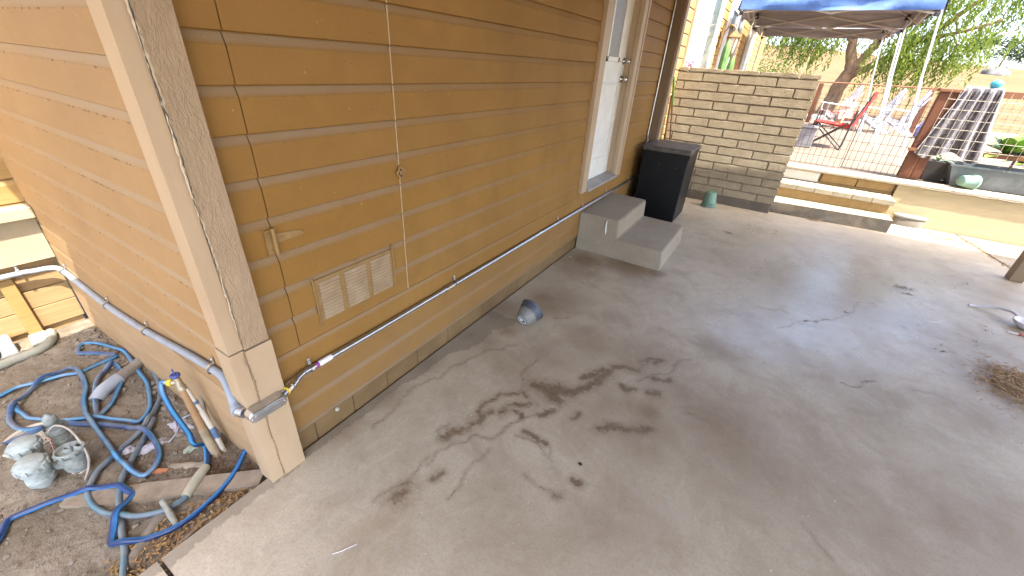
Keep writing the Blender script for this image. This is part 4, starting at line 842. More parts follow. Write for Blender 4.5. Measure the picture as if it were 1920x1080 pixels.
# ---------------- sprinkler valves ----------------
def cap_part(b, c, r, h):
    prof = [(0, h), (r*.93, h), (r, h-.004), (r*1.0, h-.012), (r*1.08, h-.013), (r*1.08, h-.034), (r*.95, h-.036)]
    b.lathe(prof, c, (0, 0, 1), 28)
    for i in range(10):
        a = 2*math.pi*i/10; cx = c[0]+math.cos(a)*r*1.08; cy = c[1]+math.sin(a)*r*1.08
        b.obox((cx, cy, c[2]+h-.0235), (math.cos(a), math.sin(a), 0), (-math.sin(a), math.cos(a), 0), (0, 0, 1), .007, r*.42, .022, .001)
def valve(x, y, top, r, label, kind):
    z0 = dz(x, y)-.02; v = thing('sprinkler_valve', label, 'valve', (x, y, z0), 'sprinkler valves in the dirt bed'); H = top-z0
    b = MB(); th = [(r*(.80 if k % 2 else .87), H*(.47+.013*k)) for k in range(12)]; b.lathe([(r*.62, 0), (r*.62, H*.22), (r*.72, H*.23), (r*.72, H*.27), (r*.9, H*.28), (r*.95, H*.42), (r*.8, H*.45)]+th+[(r*1.0, H*.66), (r*1.0, H-.03)], (x, y, z0), (0, 0, 1), 28, smooth=False)
    for k in range(6):
        a = k*math.pi/3+.3; b.lathe([(.0045, 0), (.0045, .006), (0, .0065)], (x+math.cos(a)*r*.86, y+math.sin(a)*r*.86, z0+H*.42), (0, 0, 1), 6, smooth=False)
    b.build('valve_body', M['valve_light'] if kind == 'cap' else M['valve'], v)
    b = MB(); b.lathe([(r*.66, 0), (r*.7, .004), (r*.7, .016), (r*.62, .018)], (x, y, z0+.004), (0, 0, 1), 20); b.build('pipe_collar', M['pipe_pvc'], v)
    if kind == 'cap': b = MB(); cap_part(b, (x, y, top-.04), r, .04); b.build('cap', M['valve_light'], v)
    elif kind == 'open':
        b = MB(); b.lathe([(r*.55, .0), (r*.95, .0), (r*1.0, .006), (r*1.0, .022), (r*.88, .024), (r*.84, .012), (r*.3, .010), (r*.28, .03), (r*.2, .031), (r*.18, .012), (0, .012)], (x, y, top-.03), (0, 0, 1), 28)
        for i in range(8):
            a = 2*math.pi*i/8; b.obox((x+math.cos(a)*r, y+math.sin(a)*r, top-.02), (math.cos(a), math.sin(a), 0), (-math.sin(a), math.cos(a), 0), (0, 0, 1), .009, .014, .02, .001)
        b.lathe([(.011, 0), (.017, 0), (.017, .028), (.012, .03), (.011, .02)], (x+.022, y+.026, top-.02), (.2, .3, 1), 16); b.build('bonnet', M['valve'], v)
    else:
        b = MB(); b.lathe([(r*.8, 0), (r*.9, .004), (r*.9, .02), (r*.5, .024), (r*.5, .05), (r*.62, .052), (r*.62, .085), (r*.5, .09), (r*.28, .092), (r*.25, .10), (0, .10)], (x, y, top-.06), (0, 0, 1), 24)
        for i in range(8):
            a = 2*math.pi*i/8; b.obox((x+math.cos(a)*r*.9, y+math.sin(a)*r*.9, top-.048), (math.cos(a), math.sin(a), 0), (-math.sin(a), math.cos(a), 0), (0, 0, 1), .008, .014, .018, .001)
        b.build('solenoid', M['valve'], v)
    return v
valve(-.915, -.600, .045, .044, 'round capped grey valve at the left of the cluster, nearest the slotted grate', 'cap')
v2_ = valve(-.775, -.612, .045, .044, 'round capped grey valve at the front of the cluster, standing lowest in the photo', 'cap')
valve(-.755, -.510, .035, .043, 'open topped grey valve with ribbed bonnet under the curved cable', 'open')
valve(-.950, -.500, .055, .036, 'taller grey valve with solenoid at the back of the cluster', 'solenoid')
b = MB(); b.tube(spline([(-.80, -.57, -.05), (-.78, -.55, -.045), (-.765, -.53, -.05)], 4), .020, 12); b.build('elbow_pipe', M['valve'], v2_)
b = MB(); b.tube(spline([(-.93, -.53, .02), (-.90, -.50, .06), (-.82, -.475, .07), (-.745, -.47, .045), (-.705, -.475, -.01), (-.70, -.49, -.06), (-.66, -.52, -.085)], 6), .0045, 8); tag(b.build('cable', M['cable']), 'grey control cable arching over the open topped valve', 'cable')
b = MB(); b.tube(spline([(-.92, -.545, .0), (-.88, -.535, .035), (-.84, -.54, .0), (-.83, -.555, -.03)], 5), .002, 6); tag(b.build('wire', simple('pink_wire', (.35, .16, .14), (.45, .25, .22), 30, .6)), 'thin pink wire twisted between the capped valves', 'wire')
# slotted grate, cream pipe stub
gr = thing('drain_grate', 'pale slotted drain grate half buried in the dirt left of the valves', 'grate', (-1.15, -.60, -.1))
b = MB()
b.lathe([(.085, .0), (.098, .004), (.098, .012), (.085, .013), (.083, .006)], (-1.12, -.575, -.108), (.1, 0, 1), 32)
for i in range(-5, 6):
    w_ = math.sqrt(max(0, .085**2-(i*.0145)**2)); b.bar((-1.12+i*.0145, -.575-w_, -.097), (-1.12+i*.0145, -.575+w_, -.097), .006, .006)
b.build('slotted_plate', M['pipe_pvc'], gr)
b = MB(); b.tube([(-1.16, -.72, -.09), (-1.12, -.66, -.09)], .028, 14); tag(b.build('pipe_stub', M['pipe_pvc']), 'cream plastic pipe stub at the left edge below the slotted grate', 'pipe')
# drain pipe
dp = thing('drain_pipe', 'grey plastic drain pipe curving out from under the side wall behind the hose loop', 'pipe', (-1.3, -.2, -.11))
b = MB(); b.tube(spline([(-1.36, -.06, -.085), (-1.31, -.14, -.085), (-1.27, -.21, -.085)], 4), .030, 16); b.build('pipe', M['pipe_mud'], dp)
b = MB(); b.tube(spline([(-1.268, -.212, -.085), (-1.25, -.25, -.086), (-1.232, -.29, -.092), (-1.20, -.33, -.11)], 4), .034, 16); b.build('bend', M['pvc'], dp)
# plank, stakes, stones
def grain_board(name, a, c_, w0, th, m, label, cat, taper=.0):
    a = Vector(a); c_ = Vector(c_); d = (c_-a); n_ = 16; s = d.cross(Vector((0, 0, 1))).normalized(); vs = []
    for i in range(n_+1):
        t = i/n_; p = a+d*t; ww = w0*(1-taper*(1-min(1, t*5)))*(1+random.uniform(-.03, .03)); z_ = random.uniform(-.001, .001)
        vs += [p-s*ww/2, p+s*ww/2, p+s*ww/2+Vector((0, 0, th+z_)), p-s*ww/2+Vector((0, 0, th-z_))]
    b = MB(); b.add(vs, [(i*4+k, i*4+(k+1) % 4, (i+1)*4+(k+1) % 4, (i+1)*4+k) for i in range(n_) for k in range(4)]+[(3, 2, 1, 0), tuple(n_*4+k for k in range(4))])
    return tag(b.build(name, m), label, cat)
grain_board('plank', (-.60, -.60, -.095), (-.075, -.122, -.080), .078, .024, M['plank'], 'weathered grey plank lying in the dirt with its end against the corner post', 'plank', .55)
grain_board('wood_strip', (-.085, -.33, -.082), (-.058, -.43, -.072), .013, .012, M['plank'], 'thin bare wood strip lying in the leaves beside the slab edge', 'wood strip')
grain_board('wood_scrap', (-.500, -.36, -.092), (-.44, -.32, -.088), .02, .012, M['terracotta'], 'small orange brown wood scrap above the plank', 'wood scrap')
def rough_tube(name, pts, rad, m, label, cat, amp=.12):
    P_ = spline(pts, 5); n_ = len(P_); b = MB(); r_ = rad if isinstance(rad, list) else [rad]*n_
    if len(r_) != n_: r_ = [r_[min(len(r_)-1, int(i*len(r_)/n_))] for i in range(n_)]
    b.tube(P_, [q_*(1+random.uniform(-amp, amp)) for q_ in r_], 10); return tag(b.build(name, m), label, cat)
rough_tube('old_pipe', [(-.255, -.40, -.092), (-.215, -.45, -.085), (-.165, -.51, -.082), (-.12, -.565, -.085)], .026, M['pipe_mud'], 'muddy old pipe half buried between the blue hose and the slab', 'pipe', .05)
rough_tube('rebar', [(-.255, -.395, -.028), (-.20, -.40, -.05), (-.13, -.405, -.076)], .0105, M['rebar'], 'short ribbed rod poking out of the leaves beside the slab', 'rod', .10)
rough_tube('stick', [(-.55, -.09, .11), (-.50, -.11, .03), (-.44, -.125, -.04), (-.39, -.135, -.085)], .007, M['stick'], 'brown stick leaning on the side wall beside the tap riser', 'stick', .2)
rough_tube('broken_board', [(-.46, -.30, -.088), (-.40, -.26, -.085), (-.345, -.215, -.082)], .017, M['plank'], 'chunk of pale rotten wood at the base of the tap riser', 'wood', .2)
b = MB(); b.tube([(-.455, -.305, -.09), (-.448, -.31, -.04)], .002, 6); tag(b.build('nail', M['stick']), 'rusty nail standing up from the rotten wood chunk', 'nail')
def crumple(c, sx, sy, h, seed, n_=14):
    vs = []; 
    for j in range(n_+1):
        for i in range(n_+1):
            u_, v_ = i/n_*2-1, j/n_*2-1; k = noise.noise(Vector((u_*2.3+seed, v_*2.3, seed))); k2 = noise.noise(Vector((u_*5+seed, v_*5, seed+4)))
            e_ = 1-.25*k; vs.append((c[0]+u_*sx*e_+v_*.01, c[1]+v_*sy*e_+k*.01, c[2]+h*(.5+k+.5*k2)*(1-max(u_*u_, v_*v_))+.002))
    return vs, [(j*(n_+1)+i, j*(n_+1)+i+1, (j+1)*(n_+1)+i+1, (j+1)*(n_+1)+i) for j in range(n_) for i in range(n_)]
b = MB(); b.add(*crumple((-.645, -.30, -.090), .028, .06, .02, 3.1), smooth=True); b.add(*crumple((-.70, -.375, -.088), .022, .03, .02, 9.1), smooth=True); tag(b.build('rag', M['rag']), 'crumpled white rag lying in the dirt inside the hose loop', 'rag')
b = MB(); b.add(*crumple((-.665, -.175, -.086), .05, .03, .015, 5.7), smooth=True)
b.tube(spline([(-.60, -.25, -.082), (-.62, -.215, -.078), (-.655, -.185, -.075), (-.70, -.16, -.08), (-.70, -.12, -.08), (-.73, -.11, -.085)], 5), .004, 6); tag(b.build('tape_strip', M['rag']), 'torn white tape strip trailing from the rag towards the wall', 'tape')
b = MB(); b.add([(-.50, -.235, -.079), (-.478, -.245, -.077), (-.462, -.225, -.079), (-.468, -.20, -.077), (-.487, -.192, -.079), (-.502, -.21, -.076), (-.48, -.218, -.074)], [(0, 1, 6), (1, 2, 6), (2, 3, 6), (3, 4, 6), (4, 5, 6), (5, 0, 6)]); b.tube([(-.47, -.205, -.076), (-.452, -.195, -.07)], .002, 6)
tag(b.build('leaf', simple('pale_dry_leaf', (.25, .30, .22), (.32, .37, .28), 30, .8)), 'single pale green dried leaf beside the tap riser', 'leaf')
def stones(name, n_, region, smin, smax, m, label, cat='stones', zf=None):
    b = MB()
    for _ in range(n_):
        x, y = region(); s = smin+(smax-smin)*random.random()**3; z = (zf or dirt_h)(x, y)
        bm = bmesh.new(); bmesh.ops.create_icosphere(bm, subdivisions=1, radius=1); q_ = Matrix.Rotation(random.random()*6, 3, 'Z')
        sc_ = Vector((s*random.uniform(.7, 1.3), s*random.uniform(.6, 1.1), s*random.uniform(.35, .75)))
        for v in bm.verts: v.co = v.co*(1+random.uniform(-.22, .22)); v.co = Vector((v.co.x*sc_.x, v.co.y*sc_.y, v.co.z*sc_.z)); v.co = q_ @ v.co+Vector((x, y, z+s*.15))
        b.addbm(bm)
    o = b.build(name, m); return tag(o, label, cat, kind='stuff')
def R1(x0, x1, y0, y1): return lambda: (random.uniform(x0, x1), random.uniform(y0, y1))
stones('dirt_clods', 2600, lambda: (-2.1+2.1*random.random(), -1.3+1.22*random.random()**.8), .0015, .012, M['pebble'], 'loose dirt clods and pebbles scattered over the dirt bed')
stones('dirt_clods', 420, lambda: (-2.0+1.4*random.random(), -.12-.12*random.random()**2), .004, .022, M['pebble'], 'larger broken clods along the foot of the side wall')
def flakes(name, n_, region, L, W, m, label, zf, curl=.35, flat=.25, cat='leaf litter', pile=0.):
    b = MB(); vs = []; fs = []
    for _ in range(n_):
        x, y = region(); a = random.uniform(0, 6.28); l = L*random.uniform(.5, 1.3); w_ = W*random.uniform(.6, 1.3); z = zf(x, y)+.0015+pile*random.random()
        d = Vector((math.cos(a), math.sin(a), random.uniform(-flat, flat))); s = Vector((-math.sin(a), math.cos(a), random.uniform(-flat*2, flat*2))); k = random.uniform(-curl, curl)*l
        o = len(vs); c = Vector((x, y, z+abs(k)*.4+.001))
        for t in (-1, -.4, .3, 1):
            ww = w_*(1-abs(t)**2*.85); p = c+d*l*.5*t+Vector((0, 0, k*(1-t*t)*.6)); p.z = max(p.z, z); vs += [p-s*ww*.5, p+s*ww*.5]
        fs += [(o+2*i, o+2*i+1, o+2*i+3, o+2*i+2) for i in range(3)]
    b.add(vs, fs); return tag(b.build(name, m), label, cat, kind='stuff')
def tri_region(a, c, e, pw=1):
    def f():
        u, v = random.random(), random.random()
        if u+v > 1: u, v = 1-u, 1-v
        return (a[0]+(c[0]-a[0])*u+(e[0]-a[0])*v, a[1]+(c[1]-a[1])*u+(e[1]-a[1])*v)
    return f
flakes('leaf_litter', 620, lambda: (-.16+.155*random.random()-.06*random.random(), -.60+.47*random.random()), .022, .006, M['litter'], 'dry brown leaves in the gap between plank and slab edge', dirt_h, pile=.012)
flakes('leaf_litter', 420, lambda: (random.gauss(-.25, .09), min(-.1, random.gauss(-.17, .05))), .022, .0035, M['litter_dark'], 'dark dead leaves heaped against the wall beside the tap', dirt_h, pile=.012)
flakes('leaf_litter', 160, lambda: (random.gauss(-.40, .12), random.gauss(-.33, .06)), .018, .004, M['litter_dark'], 'scattered dark leaf bits above the plank', dirt_h)
zero = lambda x, y: 0.0
def straw_region():
    t = random.random()
    if t < .75: return (3.06+random.gauss(0, .13), 2.60+random.gauss(0, .15))
    if t < .9: return (2.98+random.gauss(0, .06), 2.80+random.gauss(0, .05))
    return (2.92+random.gauss(0, .05), 2.62+random.gauss(0, .05))
flakes('straw_pile', 1100, straw_region, .065, .0065, M['litter'], 'golden brown pile of dry needles on the concrete at the right edge', zero, .12, .1, 'dry needles', .02)
flakes('leaf_clump', 40, lambda: (2.63+random.gauss(0, .045), 3.92+random.gauss(0, .02)), .03, .006, M['litter_dark'], 'clump of brown needles in the middle of the patio', zero, .2, .2, 'leaf clump', .006)
flakes('leaf_clump', 16, lambda: (2.655+random.gauss(0, .02), 3.80+random.gauss(0, .012)), .02, .007, M['litter_dark'], 'tiny dark leaf scrap just below the clump of needles', zero, .2, .2, 'leaf clump')
flakes('leaf_clump', 30, lambda: (1.18+random.gauss(0, .03), 4.35+random.gauss(0, .02)), .025, .006, M['litter_dark'], 'small brown leaf cluster beside the black bin', zero, .2, .2, 'leaf clump', .004)
flakes('leaf_clump', 70, lambda: (2.02+random.gauss(0, .05), 5.60+random.gauss(0, .015)), .03, .008, M['litter'], 'dry leaf cluster at the foot of the curb step', zero, .2, .2, 'leaf clump', .006)
def joint_reg():
    t = random.random()
    if t < .55: y = 5.0+1.1*random.random(); return (3.52+.19*(6.17-y)+random.gauss(-.01, .015), y)
    return (3.38+random.gauss(0, .13), 5.95+random.gauss(0, .08))
flakes('leaf_litter', 330, joint_reg, .028, .009, M['litter'], 'dry leaves gathered along the concrete joint at the far right', zero, .3, .3)
flakes('leaf_litter', 200, lambda: (3.0+random.gauss(0, .2), 6.03+random.gauss(0, .05)), .022, .007, M['litter'], 'leaf crumbs on the sunlit strip below the retaining wall', zero, .3, .3)
def deb():
    p = random.choice(debris); return (p[0]+random.gauss(0, .012), p[1]+random.gauss(0, .012))
flakes('debris', 85, deb, .022, .005, M['litter_dark'], 'small twigs and leaf fragments scattered on the patio', zero, .2, .2, 'debris')
flakes('debris', 140, lambda: (random.uniform(1.4, 3.4), random.uniform(1.8, 5.0)), .012, .003, M['litter_dark'], 'fine crumbs dotted over the patio', zero, .2, .2, 'debris')
flakes('debris', 90, lambda: (random.uniform(.05, 2.2), random.uniform(-.3, 2.6)), .005, .003, M['label_white'], 'pale specks dotted over the patio', zero, .2, .1, 'debris')
b = MB(); b.tube(spline([(.497, -.10, .003), (.484, -.125, .004), (.472, -.145, .003), (.455, -.168, .003)], 4), .0011, 6); tag(b.build('string', M['label_white']), 'short white string lying on the concrete near the bottom edge', 'string')
b = MB(); b.lathe([(.009, 0), (.010, .001), (.006, .003), (0, .003)], (1.02, .66, .0005), (0, 0, 1), 14, sx=1, sy=.8); tag(b.build('grommet', M['black_plastic']), 'tiny dark round disc flat on the concrete', 'disc')
b = MB(); b.lathe([(0, .012), (.008, .01), (.010, .004), (.006, 0)], (.012, .205, .112), (1, 0, .2), 12); tag(b.build('snail_shell', M['rubber_cream']), 'small snail shell stuck low on the foundation', 'snail')
for k, (x, y, t) in enumerate(((.035, 2.62, 'yellow leaf on the floor near the doorstep corner'), (.30, 2.50, 'pale leaf lying farther out from the doorstep'))):
    b = MB(); b.add([(x, y, .003), (x+.02, y-.012, .006), (x+.045, y-.01, .003), (x+.022, y+.006, .008)], [(0, 1, 2, 3)]); tag(b.build('fallen_leaf', simple('yellow_leaf', (.50, .42, .15), (.60, .52, .25), 20, .8)), t, 'leaf')
# white scoop and marker
sc_ = thing('scoop', 'white plastic scoop with a curved handle lying on the concrete at the right edge', 'scoop', (3.30, 3.66, 0))
b = MB(); b.lathe([(0, .004), (.045, .006), (.075, .03), (.088, .055), (.096, .057), (.098, .05), (.085, .028), (.05, 0), (0, -.001)], (3.32, 3.66, .002), (0, 0, 1), 30); b.build('bowl', M['chair_white'], sc_)
b = MB(); b.tube(spline([(3.27, 3.745, .055), (3.25, 3.80, .06), (3.18, 3.86, .04), (3.09, 3.87, .016), (3.04, 3.865, .012)], 6), .0095, 10); b.build('handle', M['chair_white'], sc_)
mk = thing('marker', 'thin white stick with a red tip below the scoop', 'marker', (3.2, 3.52, .01))
b = MB(); b.tube([(3.17, 3.50, .008), (3.225, 3.50, .008)], .005, 8); b.build('stick', M['chair_white'], mk)
b = MB(); b.tube([(3.225, 3.50, .008), (3.24, 3.505, .009)], .0075, 8); b.build('tip', M['red_cloth'], mk)
b = MB(); b.lathe([(0, 0), (.018, .003), (.022, .014), (.014, .024), (0, .026)], (3.275, 3.50, .0), (0, 0, 1), 14); b.build('knob', simple('pink_plastic', (.62, .42, .45), (.70, .52, .55), 10, .5), mk)
# low oval box by the retaining wall
ob = thing('meter_box', 'low oval grey box with a flat lid on the ground against the retaining wall', 'box', (3.0, 6.18, 0))
b = MB(); b.lathe([(1.0, .012), (1.0, .115), (.96, .118)], (3.0, 6.18, 0), (0, 0, 1), 36, sx=.155, sy=.062); b.build('body', simple('aged_box', (.14, .12, .095), (.20, .175, .14), 12, .8, bmp=.3), ob)
b = MB(); b.lathe([(1.04, .1165), (1.10, .120), (1.10, .138), (1.04, .146), (0, .148)], (3.0, 6.18, 0), (0, 0, 1), 36, sx=.155, sy=.062); b.build('lid', simple('aged_lid', (.27, .27, .24), (.36, .36, .32), 12, .7), ob)
b = MB(); b.lathe([(1.14, .0), (1.14, .012), (1.0, .013)], (3.0, 6.18, 0), (0, 0, 1), 36, sx=.155, sy=.062); b.build('base_rim', M['label_white'], ob)
# landscape edging, cement block at far left
b = MB(); P_ = spline([(-2.10, -.275, -.10), (-2.0, -.30, -.105), (-1.945, -.36, -.11), (-1.93, -.47, -.11), (-1.92, -.62, -.11), (-1.93, -1.5, -.11)], 6)
b.tube(P_, .024, 12); tag(b.build('edging', M['edging']), 'curved pale cement edging at the foot of the sunlit wing', 'edging')
dsp = thing('downspout', 'pale boot-shaped downspout end below the sunlit batten', 'downspout', (-2.12, -.33, -.1))
b = MB(); b.box(-2.127, -2.06, -.365, -.29, -.13, -.085, .006); b.bar((-2.08, -.33, -.10), (-2.02, -.34, -.13), .07, .05, ch=.006); b.build('boot', M['edging'], dsp)
vg = thing('vent_block', 'grey cement block with a dark opening at the far left edge', 'block', (-2.08, -.5, -.1))
b = MB(); b.box(-2.127, -2.04, -.62, -.43, -.14, -.035, .006); b.build('block', M['vent_grey'], vg)
b = MB(); b.lathe([(0, .001), (1, .001)], (-2.0395, -.52, -.085), (1, 0, 0), 20, sx=.05, sy=.03); b.build('opening', M['black_plastic'], vg)  # flat black disc that paints the dark inside of the hole
# poles behind the bin
pl_ = thing('broom_pole', 'pole with a bright green handle leaning on the wall behind the bin', 'pole', (.28, 5.28, 0))
b = MB(); b.tube([(.27, 5.28, .002), (.0843, 5.22, 1.15)], .011, 10); b.build('shaft', M['pole_wood'], pl_)
b = MB(); b.tube([(.0843, 5.22, 1.15), (.035, 5.20, 1.455), (.034, 5.20, 1.465)], [.0135, .0145, .008], 12); b.build('grip', M['pole_green'], pl_)
b = MB(); b.tube([(.10, 5.40, .002), (.022, 5.34, 1.26)], .013, 10); tag(b.build('wooden_stake', M['pole_wood']), 'plain brown wooden stake leaning left of the green pole', 'stake')
# ---------------- pop-up canopies ----------------
def canopy(y0, y1, label, front=True):
    cv = thing('canopy', label, 'canopy', (1.4, (y0+y1)/2, .48), 'blue canopies over the upper yard')
    x0, x1 = .22, 2.62; ze, zb, lean = 2.66, 2.44, .38
    n_ = 28; b = MB(); vs = []
    def top(u, v):
        x = x0-.03+(x1-x0+.06)*u; y = y0-.03+(y1-y0+.06)*v; k = min(u, 1-u, v, 1-v)*2
        return (x, y, ze+.55*k-.10*math.sin(math.pi*k)+.012*math.sin(14*u)*math.sin(12*v))
    g = [top(i/n_, j/n_) for j in range(n_+1) for i in range(n_+1)]
    fs = [(j*(n_+1)+i, j*(n_+1)+i+1, (j+1)*(n_+1)+i+1, (j+1)*(n_+1)+i) for j in range(n_) for i in range(n_)]
    b.add(g, fs, True)
    def val(p, q, ou):
        m_ = 60; V = []
        for i in range(m_+1):
            t = i/m_; x = p[0]+(q[0]-p[0])*t; y = p[1]+(q[1]-p[1])*t; env = math.sin(math.pi*t)**.5
            for k, zz in enumerate((ze, ze-.05, ze-.10, ze-.16, zb)):
                rp = (.030*math.sin(9*t+k*2.1)+.014*math.sin(31*t+k))*(k/4+.3)*env+.035*(k/4)
                sag = -.012*math.sin(math.pi*t)*(k/4)
                V.append((x+ou[0]*rp, y+ou[1]*rp, zz+sag))
        return V, [(i*5+k, (i+1)*5+k, (i+1)*5+k+1, i*5+k+1) for i in range(m_) for k in range(4)]
    A = [(x0-.03, y0-.03), (x1+.03, y0-.03), (x1+.03, y1+.03), (x0-.03, y1+.03)]
    for i, ou in enumerate(((0, -1), (1, 0), (0, 1), (-1, 0))):
        if front or i: b.add(*val(A[i], A[(i+1) % 4], ou), smooth=True)
    b.build('canopy_top', M['canopy_blue'], cv)
    l = MB(); l.add([(x, y, z-.012) for x, y, z in g], fs, True)
    for i, ou in enumerate(((0, -1), (1, 0), (0, 1), (-1, 0))):
        V, F_ = val(A[i], A[(i+1) % 4], ou); l.add([(x-ou[0]*.012, y-ou[1]*.012, z+.002) for x, y, z in V], F_, True)
    l.build('lining', M['canopy_grey'], cv)
    for x, y in ((x0, y0), (x1, y0), (x0, y1), (x1, y1)):
        le = lean if x > 1 else .0
        b = MB(); b.bar((x+le, y, .482), (x+le*.45, y, 1.6), .034, .034, up=(0, 1, 0), ch=.004); b.bar((x+le*.46, y, 1.55), (x, y, ze-.03), .026, .026, up=(0, 1, 0)); b.box(x+le-.04, x+le+.04, y-.04, y+.04, .479, .486); lg = b.build('leg', M['alum'], cv)
        q = MB(); q.box(x-.03, x+.03, y-.03, y+.03, ze-.11, ze-.03, .005); q.box(x-.028, x+.028, y-.028, y+.028, 2.37, 2.42, .005); q.build('corner_bracket', M['black_plastic'], lg)
    def xtruss(p, q):
        p = Vector(p); q = Vector(q); b = MB(); up = Vector((0, 0, 1)); hi = ze-.06; lo = 2.40
        for k in range(2):
            a = p.lerp(q, k/2); c = p.lerp(q, (k+1)/2)
            b.bar((a.x, a.y, lo if k == 0 else lo), (c.x, c.y, hi), .012, .022); b.bar((a.x+.012, a.y+.012, hi), (c.x+.012, c.y+.012, lo), .012, .022)
        return b.build('truss', M['truss'], cv)
    xtruss((x0, y0, 0), (x1, y0, 0)); xtruss((x0, y1, 0), (x1, y1, 0)); xtruss((x0, y0, 0), (x0, y1, 0)); xtruss((x1, y0, 0), (x1, y1, 0))
    b = MB(); cx, cy = (x0+x1)/2, (y0+y1)/2
    for x, y in ((x0, y0), (x1, y0), (x0, y1), (x1, y1)): b.bar((x, y, ze-.05), (cx, cy, ze+.42), .014, .02)
    b.build('roof_strut', M['truss'], cv)
    return cv
canopy(8.0, 10.45, 'nearer blue pop-up canopy on leaning white legs in the upper yard')
canopy(10.75, 13.0, 'farther pop-up canopy with grey lining behind the nearer blue one', False)

# ---------------- fences ----------------
nf = thing('yard_fence', 'reddish brown fence with wire mesh on the retaining wall, blanket hanging on its rail', 'fence', (2.95, 6.75, .49))
for x0, x1 in ((2.795, 2.895), (2.915, 3.01)):
    b = MB(); b.box(x0, x1, 6.70, 6.80, .493, 1.50, .004); b.build('post', M['redwood'], nf)
b = MB(); b.box(2.77, 3.03, 6.68, 6.82, 1.502, 1.535, .004); b.box(2.897, 2.913, 6.705, 6.72, .493, 1.50); b.build('post_cap', M['redwood2'], nf)
b = MB(); b.box(3.012, 9.0, 6.715, 6.785, 1.475, 1.545, .004); b.build('rail', M['redwood2'], nf)
b = MB(); b.box(3.45, 9.0, 6.72, 6.77, .845, .905, .004); b.build('rail', M['redwood2'], nf)
b = MB(); b.box(2.76, 2.84, 6.64, 6.70, .83, .86); b.build('gate_block', M['redwood2'], nf)
def grid(b, x0, x1, z0, z1, y, dx, dz_, r):
    x = x0
    while x <= x1+1e-6: b.tube([(x, y, z0), (x+.004*math.sin(x*40), y, z1)], r, 4, cap=False); x += dx
    z = z0
    while z <= z1+1e-6: b.tube([(x0, y+.003, z), (x1, y+.003, z+.003*math.sin(z*50))], r, 4, cap=False); z += dz_
b = MB(); grid(b, 1.56, 2.79, .50, 1.40, 6.73, .066, .118, .0026); b.tube([(1.56, 6.73, .5), (1.56, 6.73, 1.42)], .006, 6); b.tube([(2.18, 6.735, .5), (2.18, 6.735, 1.42)], .005, 6); b.build('wire_mesh', M['wire'], nf)
b = MB(); grid(b, 2.86, 4.9, .80, 1.52, 6.60, .085, .105, .0022); b.build('wire_mesh', M['wire_light'], nf)
b = MB(); b.bar((3.9, 6.78, .85), (4.5, 6.78, 1.5), .03, .06); b.build('brace', M['redwood'], nf)
ff = thing('far_fence', 'far reddish post and rail fence running across behind the white chairs', 'fence', (4, 14.6, .4))
b = MB(); b.tube([(.1, 14.6, 1.50), (4.2, 14.6, 1.53)], .02, 6); b.box(4.2, 9.0, 14.57, 14.63, 1.48, 1.54); b.build('rail', M['redwood2'], ff)
for x in (4.22, 6.4, 8.6, 1.9):
    b = MB(); b.box(x-.05, x+.05, 14.55, 14.65, .40, 1.48); b.build('post', M['redwood'], ff)
b = MB(); grid(b, .2, 9.0, .55, 1.45, 14.6, .16, .22, .003); b.build('wire_mesh', M['wire'], ff)
sf = thing('side_fence', 'brown post fence farther right, seen through the wire mesh beside the blanket', 'fence', (6, 9, .4))
for k, (x, y) in enumerate(((5.4, 9.6), (6.2, 11.4), (7.0, 13.2))):
    b = MB(); b.box(x-.05, x+.05, y-.05, y+.05, .40, 1.6); b.build('post', M['redwood2'], sf)
b = MB(); b.bar((5.4, 9.6, 1.52), (7.2, 13.65, 1.52), .05, .09); b.bar((5.4, 9.6, 1.0), (7.2, 13.65, 1.0), .04, .08); b.build('rail', M['redwood2'], sf)
# blanket
m, n, bb = mat('fleece', .95, 0, .1); a = N(n, 'ShaderNodeAttribute'); a.attribute_name = 'stripe'; v = tex(n)
n.links.new(mixc(n, mth(n, 'MULTIPLY', a.outputs['Fac'], mth(n, 'ADD', .3, noi(n, v, 40, 5)), clamp=True), ramp(n, noi(n, v, 30, 6), [(.3, (.035, .03, .03)), (.7, (.11, .10, .10))]), (.55, .52, .56)), bb.inputs['Base Color'])
bump(n, bb, noi(n, v, 70, 5), .9, .01); M['fleece'] = m
vs = []; st_ = []; nu, nv = 90, 34
for j in range(nv+1):
    t = j/nv
    for i in range(nu+1):
        u = i/nu; xt = 3.0+.30*u; xb = 2.83+.62*u; x = xt+(xb-xt)*t**1.1; rid = (.5+.5*math.sin(u*15+2.2*noise.noise(Vector((u*3, t*.8, 2)))+1.5*u*u*4))**3*(.5+.8*abs(noise.noise(Vector((u*5, t*2, 5))))); amp = .012+.03*t
        if t < .12: y = 6.75+(.05*math.cos(t/.12*math.pi)); z = 1.552+.018*math.sin(t/.12*math.pi)+.01*rid
        else: y = 6.70-.02-amp*rid-.004*math.sin(u*60+t*5); z = 1.55-(t-.12)/.88*(.74+.05*math.sin(u*9))
        vs.append((x, y, z)); st_.append(max(rid if t > .1 else .8, 1. if (u > .955 or u < .02) else 0))
b = MB(); b.add(vs, [(j*(nu+1)+i, j*(nu+1)+i+1, (j+1)*(nu+1)+i+1, (j+1)*(nu+1)+i) for j in range(nv) for i in range(nu)], True)
o = b.build('blanket', m); at_ = o.data.attributes.new('stripe', 'FLOAT', 'POINT'); at_.data.foreach_set('value', np.array(st_, dtype=np.float32))
tag(o, 'dark fleece blanket with white folds draped over the fence rail', 'blanket')
b = MB(); b.lathe([(0, 0), (.035, .008), (.055, .035), (.05, .065), (.025, .085), (0, .09)], (3.235, 6.75, 1.565), (0, 0, 1), 20); tag(b.build('ball', M['teal_ball']), 'small teal ball resting on top of the blanket', 'ball')
